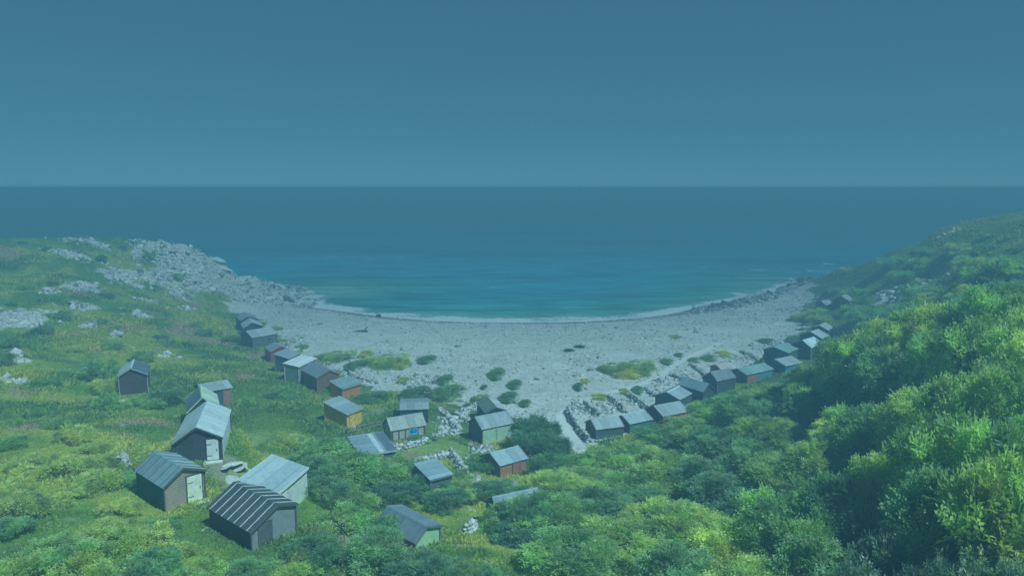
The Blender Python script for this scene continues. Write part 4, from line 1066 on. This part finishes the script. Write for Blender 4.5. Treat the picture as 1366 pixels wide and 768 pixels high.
NEAR = [(760,728,26),(830,700,29),(900,672,31),(970,642,33),(1040,612,34),(1100,582,34),(1160,548,34),(1230,522,31),(1300,500,28),(1376,482,26),(1010,590,37),(1130,560,37),(860,660,33),(940,620,36)]
CLOSE = [(900,742,23),(985,702,25),(1060,672,25),(1130,642,25),(1212,604,25),(1290,564,23),(1378,545,21),(1000,762,20),(1095,732,20),(1270,645,19.5),(1365,612,18)]
G1 = 'trees of the thicket on the right slope'
tops(FRONT, ASH, 'bushy green tree along the far edge of the thicket on the right slope', 'tree', G1, 3.0)
tops(MIDL, ASH, 'bushy green tree in the middle of the thicket on the right slope', 'tree', G1, 3.1)
tops(NEAR, ASH, 'shaded green tree in the near part of the thicket on the right slope', 'tree', G1, 3.0)
tops(CLOSE, ASH, 'dark green tree close by at the bottom right of the view', 'tree', G1, 2.8)
tops([(1185,690,19.5,2.1),(1150,765,17.5,1.8),(1262,724,17,1.9),(1340,690,16.5,1.9),(1310,590,19.5,2.0),(1380,740,15.5,1.6)], PALE, 'pale-leaved shrub with whitish flower spikes at the lower right of the view', 'shrub', 'pale shrubs nearest the viewer', 2)
CEN = [(664,678,30.3,1.4),(690,672,30.3,1.4),(712,668,30.5,1.4),(556,633,38.5,1.4),(603,643,37.5,1.5),(522,706,28,1.0),(662,668,36,1.4),(430,612,38,2.6),(470,610,38.5,2.6),(505,614,38.5,2.2),(535,628,37.5,2.2),(420,652,34,2.4),(462,642,35,2.4),(500,640,36,2.4),(540,652,36,2.3),(572,656,36,2.0),(610,668,35,1.9),(642,678,35,1.8),(470,682,31,2),(432,692,29.5,1.9),(596,676,33,1.6),(704,690,33,1.9),(452,722,27,1.8),(500,748,24.5,1.7),(602,762,23.5,1.3),(560,760,23.5,1.5),(702,722,29,1.9),(732,702,31,2),(645,764,23,1.4),(420,756,24,1.6),(590,664,35,2),(520,668,33,1.9),(700,660,35,1.8),(735,668,35,2),(505,690,27,1.2)]
tops(CEN, BRD, 'rounded green shrub in the copse at the bottom centre', 'shrub', 'shrubs of the copse in the valley bottom', 2.2, .55, 1.5)
MOUND = [(710,556,47,2.0),(708,570,45.5,2.0),(716,562,46.5,2.0),(730,582,44,2.0),(716,584,44,2.2),(748,601,43,1.5),(738,608,41,1.9),(722,612,41,1.3),(758,622,40,1.3)]
tops(MOUND, [BRD[0], BRD[2]], 'dark shrub making up the large mound beside the path and the pale green hut', 'shrub', 'shrubs of the large mound', 2.2, .5, 1.4)
tops([(645,610,42,1.9,BRD[0],'single round-topped small tree at the corner of the lawn')], BRD, None, 'tree', None, 1.9)
tops([(20,742,20,1.6),(75,722,21,1.7),(140,712,22,1.6),(205,738,21,1.6),(262,748,21,1.5),(330,752,22,1.4),(385,748,23,1.5),(110,752,19.5,1.4),(5,705,23,1.4),(180,760,19.5,1.3)], [BRD[1], BRD[0], LOW[0]], 'leafy bush at the bottom left edge of the view', 'shrub', 'bushes at the bottom left', 1.5, .45, 1.1)
# low plants on the shingle, each patch its own
for i, (u, v, ru, rv, hh, k, lab) in enumerate([
  (447,478,26,10,.9,0,'yellow-green patch of scrub on the shingle, leftmost of the big ones behind the left huts'),(487,474,11,6,.6,2,'small yellow-green tuft between two big scrub patches behind the left huts'),(514,484,30,12,1.0,0,'broad bright scrub patch on the shingle right of the left huts'),
  (474,490,17,8,.8,1,'darker scrub clump in front of the broad patch near the orange-brown hut'),(537,488,13,8,.8,2,'bright scrub clump at the right end of the broad patch'),(569,481,15,6,.7,1,'lone oval scrub patch on open shingle, left of centre'),
  (538,509,11,5,.5,2,'small low green tuft on shingle above the long dark scrub bank'),(593,509,13,8,.7,1,'lone green clump midway between the long bank and the oval patch'),(662,501,14,9,.8,1,'scrub clump on the centre shingle, upper left of a trailing pair'),
  (686,515,12,7,.7,1,'scrub clump on the centre shingle, lower right of a trailing pair'),(645,518,6,4,.4,1,'tiny green tuft left of the trailing pair'),(678,533,15,8,.8,1,'green clump just above the shrub mound beside the hut with the pale roof slope'),
  (553,533,26,11,1.5,1,'left half of the long dark scrub bank behind the flat-roofed hut'),(596,530,28,10,1.4,1,'right half of the long dark scrub bank behind the flat-roofed hut'),(640,535,13,6,.8,0,'green clump left of the hut with one dark green roof slope'),(818,494,22,10,.9,0,'left part of the large bright scrub island beside the path'),
  (850,492,26,11,1.0,0,'right part of the large bright scrub island beside the path'),(835,500,26,8,.8,2,'near edge of the large bright scrub island beside the path'),(889,483,10,5,.5,1,'small clump at the right end of the scrub island, by the path'),(900,450,10,3,.4,2,'thin flat tuft on the open beach right of centre'),
  (945,479,14,5,.6,1,'low clump on the shingle above the path end'),(771,518,8,6,.6,1,'small clump left of the scrub island, nearer one'),(780,510,8,4,.5,2,'small clump left of the scrub island, farther one'),(800,531,16,5,.5,2,'flat tuft between the path and the first walled plot'),
  (832,524,8,5,.5,2,'round tuft beside the path above the second hut'),(850,522,9,6,.6,1,'round tuft beside the path above the red-walled hut'),(925,482,10,4,.5,1,'low tuft beside the upper path'),(965,474,12,5,.6,2,'low tuft on the rubble behind the right huts'),
  (1022,456,14,4,.5,1,'dull green tuft on the shingle behind the far right huts'),(1078,425,24,7,1.0,0,'bright green scrub at the back of the beach below the right headland'),(1062,455,14,6,.8,1,'scrub between the pale bright roof and the beach'),(1095,455,12,6,1.,2,'green clump beside the far end of the right hut row'),
  (495,535,26,9,1.1,1,'dark green scrub between the orange-brown and the yellow huts'),(440,520,22,8,.9,0,'bright scrub behind the orange-brown hut'),(700,540,10,5,.6,1,'low clump on white stones beside the pale green hut'),(905,474,8,3,.4,1,'tiny tuft where the upper path bends'),
  (625,545,10,6,.6,1,'green weeds inside the curved white wall'),(598,552,12,6,.5,0,'green weeds on the rubble right of the flat-roofed hut'),(560,588,26,6,.5,1,'weeds growing along the front of the plank hut')]):
    g = G(u, v); pr = LOW[k]; dep_ = math.atan2(H - g[2], g[1])
    put(pr, g[0], g[1], g[2] - .12, (ru * g[1] / FPX / pr['R'], max(rv * g[1] / FPX / math.sin(dep_) * .8, ru * g[1] / FPX * .6) / pr['R'], hh / pr['H']), lab, 'scrub patch', 'scrub patches on the shingle', rz=0)
# bushes dotted over both slopes
def scatter(n, us, vs, protos, rmin, rmax, label, group, ok_fn=None):
    c = 0; tries = 0
    while c < n and tries < n * 12:
        tries += 1
        u, v = rnd.uniform(*us), rnd.uniform(*vs); g = G(u, v); b, r, s = zones(g[:1], g[1:2])
        if b[0] > .3 or r[0] > .3 or s[0] > .15 or ell(g[:1], g[1:2], LAWN, 0)[0] > .1 or g[2] < 1.2 or not hut_clear(g[:1], g[1:2], 1.2)[0]: continue
        if ok_fn and not ok_fn(u, v): continue
        s_ = rnd.uniform(rmin, rmax); pr = rnd.choice(protos)
        put(pr, g[0], g[1], g[2] - .15, (s_ / pr['R'], s_ / pr['R'] * rnd.uniform(.8, 1.2), s_ / pr['R'] * rnd.uniform(.55, .9)), label, 'bush', group); c += 1
scatter(32, (0, 420), (420, 560), [BUSH[0], BUSH[1], BUSH[1], BUSH[2]], .8, 2.0, 'low bramble bush on the upper part of the left slope', 'bushes on the left slope', lambda u, v: u < 330 + (v - 440) * .6)
scatter(30, (0, 420), (560, 740), [BUSH[0], BUSH[1], BUSH[2], BUSH[2]], .7, 1.5, 'low leafy bush on the near part of the left slope', 'bushes on the left slope')
scatter(14, (0, 300), (325, 420), [BUSH[0], BUSH[1]], .8, 1.7, 'small bush below the crest of the left headland', 'bushes on the left slope')
scatter(75, (1090, 1366), (298, 450), [BUSH[0], BUSH[1], BUSH[1], BUSH[2]], 1.2, 2.8, 'dark green bush on the flank of the right headland', 'bushes on the right headland', lambda u, v: v > 300 + (1366 - u) * .28)
